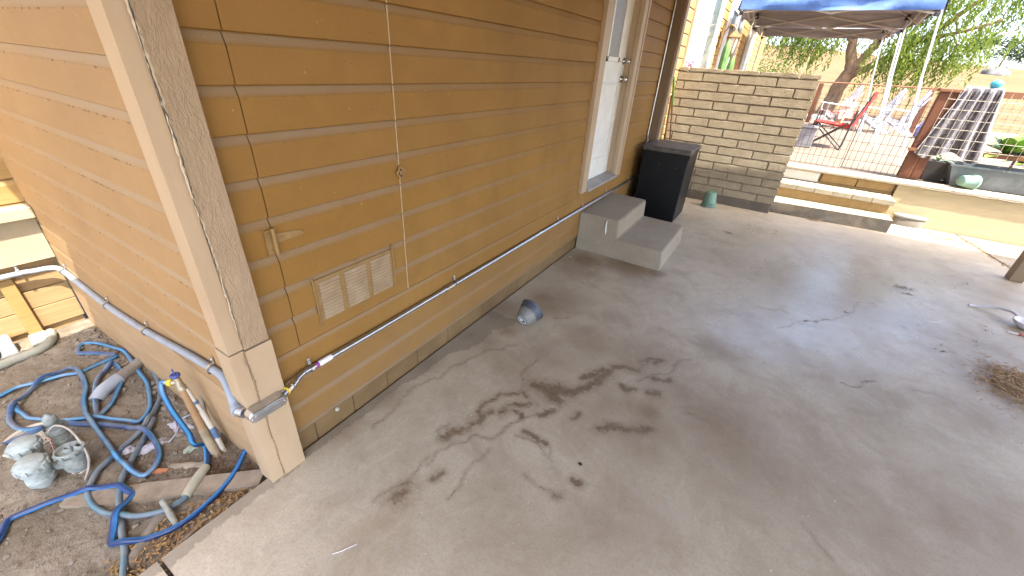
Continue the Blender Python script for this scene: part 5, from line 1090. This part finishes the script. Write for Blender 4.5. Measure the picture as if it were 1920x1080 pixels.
# ---------------- planter, pots, plants ----------------
tr = thing('planter_trough', 'long grey planter trough behind the retaining wall', 'planter', (4.2, 6.9, .49))
b = MB(); b.add([(3.30, 6.66, .495), (6.5, 6.66, .495), (6.5, 7.05, .495), (3.30, 7.05, .495), (3.22, 6.64, .73), (6.5, 6.64, .73), (6.5, 7.1, .73), (3.22, 7.1, .73)], [(0, 1, 5, 4), (1, 2, 6, 5), (2, 3, 7, 6), (3, 0, 4, 7), (0, 3, 2, 1)]); b.box(3.21, 6.52, 6.635, 6.655, .715, .735); b.build('body', M['trough'], tr)
b = MB(); b.box(3.26, 6.48, 6.66, 7.06, .66, .69); b.build('soil', M['dirt'], tr)
dk = thing('dark_planter', 'dark square pot at the left end of the grey trough', 'planter', (3.1, 6.95, .49))
b = MB(); b.add([(3.07, 6.85, .48), (3.25, 6.85, .48), (3.25, 7.1, .48), (3.07, 7.1, .48), (3.03, 6.82, .72), (3.27, 6.82, .72), (3.27, 7.12, .72), (3.03, 7.12, .72)], [(0, 1, 5, 4), (1, 2, 6, 5), (2, 3, 7, 6), (3, 0, 4, 7), (4, 5, 6, 7)]); b.build('body', M['dark_pot'], dk)
def blades(name, c, n_, L, W, m, par=None, droop=.5, rz=(.4, 1.2)):
    b = MB()
    for k in range(n_):
        a = 2.4*k+random.uniform(-.3, .3); el = random.uniform(*rz); l = L*random.uniform(.7, 1.15); d = Vector((math.cos(a)*math.cos(el), math.sin(a)*math.cos(el), math.sin(el))); s = Vector((-math.sin(a), math.cos(a), 0)); vs = []
        for i in range(8):
            t = i/7; p = Vector(c)+d*l*t+Vector((0, 0, -droop*l*t*t)); w_ = W*math.sin(math.pi*min(1, .12+t*.88))**.8*.5+.001; vs += [p-s*w_, p+Vector((0, 0, -.15*W*math.sin(math.pi*t))), p+s*w_]
        b.add(vs, [(3*i+q, 3*i+q+1, 3*i+q+4, 3*i+q+3) for i in range(7) for q in (0, 1)], True)
    return b.build(name, m, par)
blades('foliage', (3.15, 6.95, .70), 16, .24, .022, M['leaf_pale'], dk)
bp = thing('leafy_plant', 'broad leaved green plant growing from the grey trough', 'plant', (3.78, 6.85, .69))
blades('leaf', (3.68, 6.85, .90), 15, .42, .15, M['leaf_bright'], bp, .3, (.1, 1.1)); b = MB(); b.tube([(3.78, 6.85, .68), (3.785, 6.85, .95)], .015, 8); b.build('stem', M['stick'], bp)
bp2 = thing('leafy_plant', 'second broad leaved plant at the right edge of the trough', 'plant', (4.15, 6.9, .69)); blades('leaf', (4.0, 6.9, .86), 13, .38, .13, M['leaf_bright'], bp2, .35, (.1, 1.1))
mp_ = thing('mint_pot', 'pale mint pot lying on its side against the trough', 'plant pot', (3.4, 6.60, .5))
b = MB(); b.lathe([(.0, .0), (.055, .0), (.062, .02), (.08, .14), (.09, .142), (.09, .16), (.078, .16), (.05, .02)], (3.33, 6.50, .585), (.75, .35, -.1), 26); b.build('body', M['mint_pot'], mp_)
# ---------------- camp chair ----------------
cc = thing('camp_chair', 'red folding camp chair with crossed dark legs on the upper yard', 'chair', (0, 0, 0))
def cbar(b, p, q, r=.011): b.tube([p, q], r, 8)
b = MB()
for s in (-1, 1):
    cbar(b, (s*.27, .25, .0), (s*.27, -.27, .42)); cbar(b, (s*.27, -.27, .0), (s*.30, .22, .45)); cbar(b, (s*.29, .28, .42), (s*.29, .42, 1.0)); cbar(b, (s*.28, -.27, .0), (s*.30, -.25, .64)); cbar(b, (s*.28, .26, 0), (s*.30, .29, .68))
cbar(b, (-.27, -.27, .0), (.27, -.27, .42)); cbar(b, (.27, -.27, .0), (-.27, -.27, .42)); cbar(b, (-.27, .26, .0), (.27, .28, .45)); cbar(b, (.27, .26, .0), (-.27, .28, .45))
local(b, 'frame', M['black_plastic'], cc)
def cloth(fn, nu=14, nv=10):
    return [fn(i/nu, j/nv) for j in range(nv+1) for i in range(nu+1)], [(j*(nu+1)+i, j*(nu+1)+i+1, (j+1)*(nu+1)+i+1, (j+1)*(nu+1)+i) for j in range(nv) for i in range(nu)]
b = MB(); b.add(*cloth(lambda u, v: (-.28+.56*u, -.28+.54*v, .43-.07*math.sin(math.pi*u)*(.4+.6*v)+.03*(1-v))), smooth=True); b.add(*cloth(lambda u, v: (-.28+.56*u, -.285-.0*v, .46-.10*v-.05*math.sin(math.pi*u)*v)), smooth=True); local(b, 'seat', M['red_cloth'], cc)
b = MB(); b.add(*cloth(lambda u, v: (-.29+.58*u, .27+.15*v+.06*math.sin(math.pi*u), .42+.60*v)), smooth=True); local(b, 'backrest', M['red_cloth'], cc)
for s in (-1, 1):
    b = MB(); b.add(*cloth(lambda u, v: (s*(.27+.075*v), -.30+.64*u, .66-.05*math.sin(math.pi*u)+.03*u), 12, 3), smooth=True); local(b, 'armrest', M['red_cloth'], cc)
b = MB(); b.add(*cloth(lambda u, v: (-.10+.20*u, -.293+.40*v*(v > .5), .42-.2*(1-v)+.03*(v > .5)), 4, 6), smooth=True); local(b, 'panel', M['tan_cloth'], cc)
cc.location = (2.08, 9.15, .482); cc.rotation_euler = (0, 0, math.radians(-97)); cc.scale = (.95, .95, .92)
# ---------------- white adirondack chairs ----------------
ac = thing('adirondack_chair', 'white slatted garden chair left of the peach one, behind the red camp chair', 'chair', (0, 0, 0), 'slatted garden chairs in a row')
b = MB(); zs_ = 0
for i in range(5): b.bar((-.24+i*.12, -.28, .38), (-.24+i*.12, .22, .26), .10, .018)
local(b, 'seat', M['chair_white'], ac)
b = MB()
for i in range(5):
    hh = 1.02-.05*abs(i-2)**1.6; b.bar((-.22+i*.11, .20, .28), (-.27+i*.135, .52, hh), .10, .018, up=(0, 1, 0))
b.bar((-.3, .39, .70), (.3, .39, .70), .05, .02, up=(0, 1, 0)); local(b, 'backrest', M['chair_white'], ac)
for s in (-1, 1):
    b = MB(); b.bar((s*.33, -.34, .56), (s*.33, .36, .52), .12, .022, ch=.004); local(b, 'armrest', M['chair_white'], ac)
    b = MB(); b.bar((s*.29, -.28, 0), (s*.29, -.28, .55), .09, .025); local(b, 'leg', M['chair_white'], ac)
    b = MB(); b.bar((s*.27, -.28, .36), (s*.27, .5, .0), .03, .10); b.bar((s*.30, .30, .16), (s*.31, .34, .53), .03, .07); local(b, 'leg', M['chair_white'], ac)
spots = [(2.35, 14.0, -75, 'white slatted garden chair left of the peach one, behind the red camp chair', 1.0), (2.70, 13.6, 15, 'peach coloured slatted garden chair between the white ones', .72), (3.15, 13.6, -80, 'white slatted garden chair turned sideways right of the peach one', 1.0), (3.65, 13.8, -85, 'rightmost white slatted garden chair turned sideways', 1.0)]
for i, (x, y, a, l, s) in enumerate(spots):
    o = ac if i == 0 else copy_tree(ac)
    o.location = (x, y, .482); o.rotation_euler = (0, 0, math.radians(a)); o['label'] = l; o.scale = (s*.8, s*.8, s)
    if i == 1:
        for ch in o.children: 
            ch.data = ch.data.copy(); ch.data.materials.clear(); ch.data.materials.append(M['pink_resin'])
bgo = thing('beach_bag', 'blue and white bag on the ground right of the white chairs', 'bag', (4.3, 13.2, .48))
b = MB(); b.lathe([(.20, .0), (.27, .03), (.28, .2), (.22, .38), (.12, .42)], (4.3, 13.2, .482), (0, 0, 1), 16, sy=.6); b.build('body', M['blue_cloth'], bgo)
b = MB(); b.tube(spline([(4.15, 13.2, .88), (4.2, 13.15, 1.02), (4.38, 13.15, 1.02), (4.42, 13.2, .88)], 5), .012, 6); b.build('handle', M['label_white'], bgo)
sp_ = thing('storage_tote', 'grey lidded tote on the paving just past the end of the block wall', 'tote', (1.75, 8.9, .48))
b = MB(); b.box(1.60, 1.86, 8.6, 9.0, .482, .80, .01); b.build('body', simple('grey_tote', (.16, .155, .16), (.22, .21, .22), 5, .6), sp_)
b = MB(); b.box(1.58, 1.88, 8.58, 9.02, .801, .83, .01); b.build('lid', simple('grey_tote_lid', (.20, .195, .20), (.26, .25, .26), 5, .6), sp_)
# ---------------- wall lantern, cactus, flowers ----------------
wl = thing('wall_lantern', 'bronze wall lantern with cream glass between the two yard windows', 'lantern', (.02, 7.95, 2.0))
b = MB(); b.box(.0285, .05, 7.86, 8.0, 1.9, 2.2, .006); b.tube(spline([(.05, 7.93, 2.1), (.12, 7.93, 2.22), (.20, 7.93, 2.2), (.22, 7.93, 2.12)], 5), .014, 8); b.lathe([(0, .10), (.03, .09), (.10, .02), (.11, 0), (.10, -.01)], (.22, 7.93, 2.06), (0, 0, 1), 6, smooth=False)
for k in range(6):
    a = k*math.pi/3; b.tube([(.22+.09*math.cos(a), 7.93+.09*math.sin(a), 2.06), (.22+.055*math.cos(a), 7.93+.055*math.sin(a), 1.84)], .008, 6)
b.lathe([(.06, 0), (.06, -.02), (.02, -.05), (0, -.08)], (.22, 7.93, 1.84), (0, 0, 1), 6); b.build('cage', M['bronze'], wl)
b = MB(); b.lathe([(.08, 0), (.05, -.20)], (.22, 7.93, 2.05), (0, 0, 1), 6, smooth=False); b.build('glass', M['cream_glass'], wl)
cs = thing('cactus', 'tall green cactus in a terracotta pot beside the yard window', 'cactus', (.3, 7.35, .48))
b = MB(); b.lathe([(0, .0), (.13, 0), (.17, .28), (.19, .28), (.19, .33), (.16, .33), (.15, .28), (0, .28)], (.28, 7.35, .482), (0, 0, 1), 24); b.build('pot', M['terracotta'], cs)
def ribbed(b, c, h, r, tilt=(0, 0)):
    vs = []; n1, n2 = 24, 14
    for j in range(n2+1):
        t = j/n2; rr = r*(1 if t < .85 else math.sqrt(max(0.02, 1-((t-.85)/.15)**2)))
        for k in range(n1): a = 2*math.pi*k/n1; q_ = rr*(1+.16*math.cos(8*a)); vs.append((c[0]+tilt[0]*t+q_*math.cos(a), c[1]+tilt[1]*t+q_*math.sin(a), c[2]+h*t))
    b.add(vs, [(j*n1+k, j*n1+(k+1) % n1, (j+1)*n1+(k+1) % n1, (j+1)*n1+k) for j in range(n2) for k in range(n1)], True)
b = MB(); ribbed(b, (.24, 7.33, .78), 1.22, .05, (.0, .03)); ribbed(b, (.33, 7.40, .78), 1.0, .045, (.03, -.02)); b.build('stem', M['cactus'], cs)
tpp = thing('terracotta_ornament', 'small terracotta jar on a stand below the farther yard window', 'jar', (.2, 8.9, .48))
b = MB(); b.tube([(.2, 8.9, .482), (.2, 8.9, 1.56)], .03, 10); b.build('stand', M['bronze'], tpp)
b = MB(); b.lathe([(0, 0), (.08, 0), (.12, .06), (.11, .14), (.07, .17), (.08, .20)], (.2, 8.9, 1.56), (0, 0, 1), 20); b.build('jar', M['terracotta'], tpp)
fl = thing('flower_bunch', 'pink and white flowers showing above the left end of the block wall', 'flowers', (.1, 5.68, .48))
b = MB(); b.tube([(.10, 5.70, -.05), (.10, 5.70, 1.57)], .008, 6); b.build('stem', M['cactus'], fl)
b = MB()
for _ in range(70):
    p = Vector((.10+random.gauss(0, .035), 5.70+random.gauss(0, .03), 1.62+random.gauss(0, .022))); b.lathe([(0, 0), (.012, .004), (.014, .008)], p, Vector((random.gauss(0, 1), random.gauss(0, 1), random.gauss(.5, 1))), 5)
b.build('petals', M['pink_flower'], fl)
# ---------------- trees ----------------
def leafquads(b, pts, s, vert=.0):
    vs = []; fs = []
    for p in pts:
        a = random.uniform(0, 6.28); e = random.uniform(-.7, .7)
        d = Vector((math.cos(a)*math.cos(e), math.sin(a)*math.cos(e), math.sin(e)-vert)).normalized(); u = d.cross(Vector((random.random(), random.random(), random.random()+.1))).normalized(); l = s*random.uniform(.6, 1.4); w_ = l*.42; o = len(vs)
        vs += [p-d*l*.5, p+u*w_*.5, p+d*l*.5, p-u*w_*.5]; fs.append((o, o+1, o+2, o+3))
    b.add(vs, fs)
tree = thing('pepper_tree', 'large pepper tree with drooping bright green foliage behind the canopies', 'tree', (3.3, 22, 0))
def limb(b, pts, r0, r1):
    P_ = spline(pts, 5); n_ = len(P_); P_ = [p+Vector((random.gauss(0, .02), random.gauss(0, .02), 0)) for p in P_]; b.tube(P_, [r0+(r1-r0)*i/(n_-1) for i in range(n_)], 10)
b = MB(); limb(b, [(2.6, 22, .1), (2.75, 22, 1.1), (2.95, 22, 1.9)], .30, .24)
limb(b, [(2.95, 22, 1.9), (2.75, 22, 2.6), (2.55, 21.9, 3.4), (2.2, 21.8, 4.6)], .20, .10); limb(b, [(2.95, 22, 1.9), (3.25, 22, 2.5), (3.6, 22, 3.3), (4.1, 22, 4.5)], .18, .09)
limb(b, [(2.9, 22, 1.7), (3.6, 21.8, 2.2), (4.6, 21.5, 3.0), (5.6, 21.3, 4.2)], .15, .07); limb(b, [(4.6, 21.5, 3.0), (5.6, 21, 3.3), (6.3, 21, 3.6)], .07, .04); limb(b, [(2.7, 21.9, 2.9), (1.9, 21.8, 3.5), (1.0, 21.6, 4.0)], .09, .05)
limb(b, [(5.2, 21.4, 3.7), (5.5, 21.4, 3.0), (5.6, 21.3, 2.5)], .03, .015)
b.build('trunk', M['bark'], tree)
b = MB(); clumps = []
def strands(c, n_, rad, L0, L1):
    pts = []
    for _ in range(n_):
        p = Vector(c)+Vector((random.gauss(0, rad), random.gauss(0, rad), random.gauss(0, rad*.5))); L = random.uniform(L0, L1); dx, dy = random.gauss(0, .12), random.gauss(0, .1); k = int(L/.055)
        for i in range(k):
            t = i/k; pts.append(p+Vector((dx*t+random.gauss(0, .03)-.25*t*t*.5, dy*t+random.gauss(0, .03), -L*t)))
    return pts
allp = []
rr = random.Random(11)
cl = [(1.9, 22, 5.0), (2.8, 21.5, 5.4), (3.8, 22, 5.3), (4.8, 21.5, 5.2), (5.6, 21.6, 5.0), (6.3, 21.3, 4.6), (6.7, 21.3, 4.1), (5.4, 21, 4.3), (4.6, 21.2, 3.9), (3.9, 21.4, 3.9), (3.4, 22, 4.5), (1.2, 21.6, 4.4), (.6, 21.6, 3.9), (.2, 21.5, 3.4), (1.2, 21.3, 3.6), (4.2, 21.0, 3.1), (4.9, 21.0, 3.0), (5.5, 21.0, 3.0), (3.9, 21.0, 2.7), (4.6, 20.9, 2.5), (5.2, 20.9, 2.6), (5.9, 21.0, 3.3), (1.7, 21.7, 3.2), (1.0, 21.7, 2.9), (2.1, 21.8, 4.2), (4.1, 21.2, 4.6), (6.9, 21.4, 4.9), (7.3, 21.6, 5.3), (6.2, 21.6, 5.6), (4.9, 22.2, 5.9), (7.6, 21.7, 5.1)]
for c in cl: allp += strands(c, 50 if c[0] < 5 else 30, .38, .5, 1.45)
leafquads(b, allp, .115, 1.3)
allp = []
for c in ((2.3, 21.8, 3.0), (3.3, 21.9, 3.0), (6.3, 21.2, 2.9), (5.9, 21, 2.4)): allp += strands(c, 9, .22, .4, .9)
leafquads(b, allp, .10, 1.3)
b.build('crown', M['pepper'], tree)
bs = thing('bush', 'bright green bush at the end of the house under the tree', 'bush', (.6, 19.5, .1))
b = MB(); pts = []
for c in ((.2, 19.6, 1.1), (.7, 19.4, 1.3), (1.1, 19.5, 1.0), (.5, 19.5, 1.8), (.0, 19.6, 1.7), (.9, 19.7, .6), (.3, 19.5, .6)):
    pts += [Vector(c)+Vector((random.gauss(0, .27), random.gauss(0, .3), random.gauss(0, .25))) for _ in range(520)]
leafquads(b, pts, .085); b.build('foliage', M['bush'], bs); b = MB()
for k in range(5): b.tube([(.6, 19.5, .1), (.6+.12*(k-2), 19.5, .8), (.6+.3*(k-2), 19.5, 1.4)], [.04, .03, .015], 6)
b.build('stem', M['bark'], bs)
# distant ridge trees and boulders
def far_tree(x, y, h, w_, label, src=None):
    t = thing('ridge_tree', label, 'tree', (x, y, terr(x, y)), 'small trees along the ridge'); z = terr(x, y)
    b = MB(); b.tube([(x, y, z-.2), (x+.1, y, z+h*.45)], [.16, .09], 6); b.tube([(x+.05, y, z+h*.3), (x+.5, y, z+h*.6)], [.08, .04], 6); b.build('trunk', M['bark'], t)
    b = MB(); pts = []
    for k in range(9):
        c = Vector((x+random.gauss(0, w_*.28), y+random.gauss(0, w_*.2), z+h*(.45+.45*random.random()))); pts += [c+Vector((random.gauss(0, w_*.13), random.gauss(0, w_*.13), random.gauss(0, h*.09))) for _ in range(110)]
    leafquads(b, pts, .42); b.build('crown', M['far_tree'], t)
for i, (x, y, h, w_, l) in enumerate(((26, 112, 5.0, 4.5, 'dark ridge tree immediately beside the pepper tree crown'), (29.5, 110, 4.2, 4.0, 'ridge tree second from the pepper tree crown'), (33, 108, 3.6, 5.0, 'low wide ridge tree in the middle of the row'), (36.5, 105, 4.6, 4.2, 'taller rounded ridge tree against the pale sky'), (41, 104, 3.4, 5.0, 'ridge tree right of the taller rounded one'), (45.5, 104, 3.0, 4.6, 'rightmost ridge tree at the photo edge'), (20, 118, 4.6, 5.0, 'ridge tree seen through the pepper tree strands'))):
    far_tree(x, y, h, w_, l)
def boulder(x, y, s, label):
    bm = bmesh.new(); bmesh.ops.create_icosphere(bm, subdivisions=3, radius=1); z = terr(x, y)
    for v in bm.verts: v.co *= 1+.25*noise.fractal(v.co*1.3+Vector((x, y, 0)), 1, 2, 4); v.co = Vector((v.co.x*s*1.4, v.co.y*s, v.co.z*s*.85))+Vector((x, y, z+s*.1))
    b = MB(); b.addbm(bm, True); tag(b.build('boulder', M['rock']), label, 'boulder', 'boulders on the dry hillside')
boulder(20.3, 74, .85, 'large grey boulder on the dry slope above the blanket')
boulder(27, 76, .7, 'small pale boulder right of the large grey one'); boulder(34, 78, 1.1, 'dark boulder at the right photo edge')
for i in range(6): boulder(-2+i*2.1+random.uniform(-.6, .6), 112+random.uniform(-8, 8), random.uniform(.6, 1.3), 'rounded boulder on the far hillside behind the pepper tree')
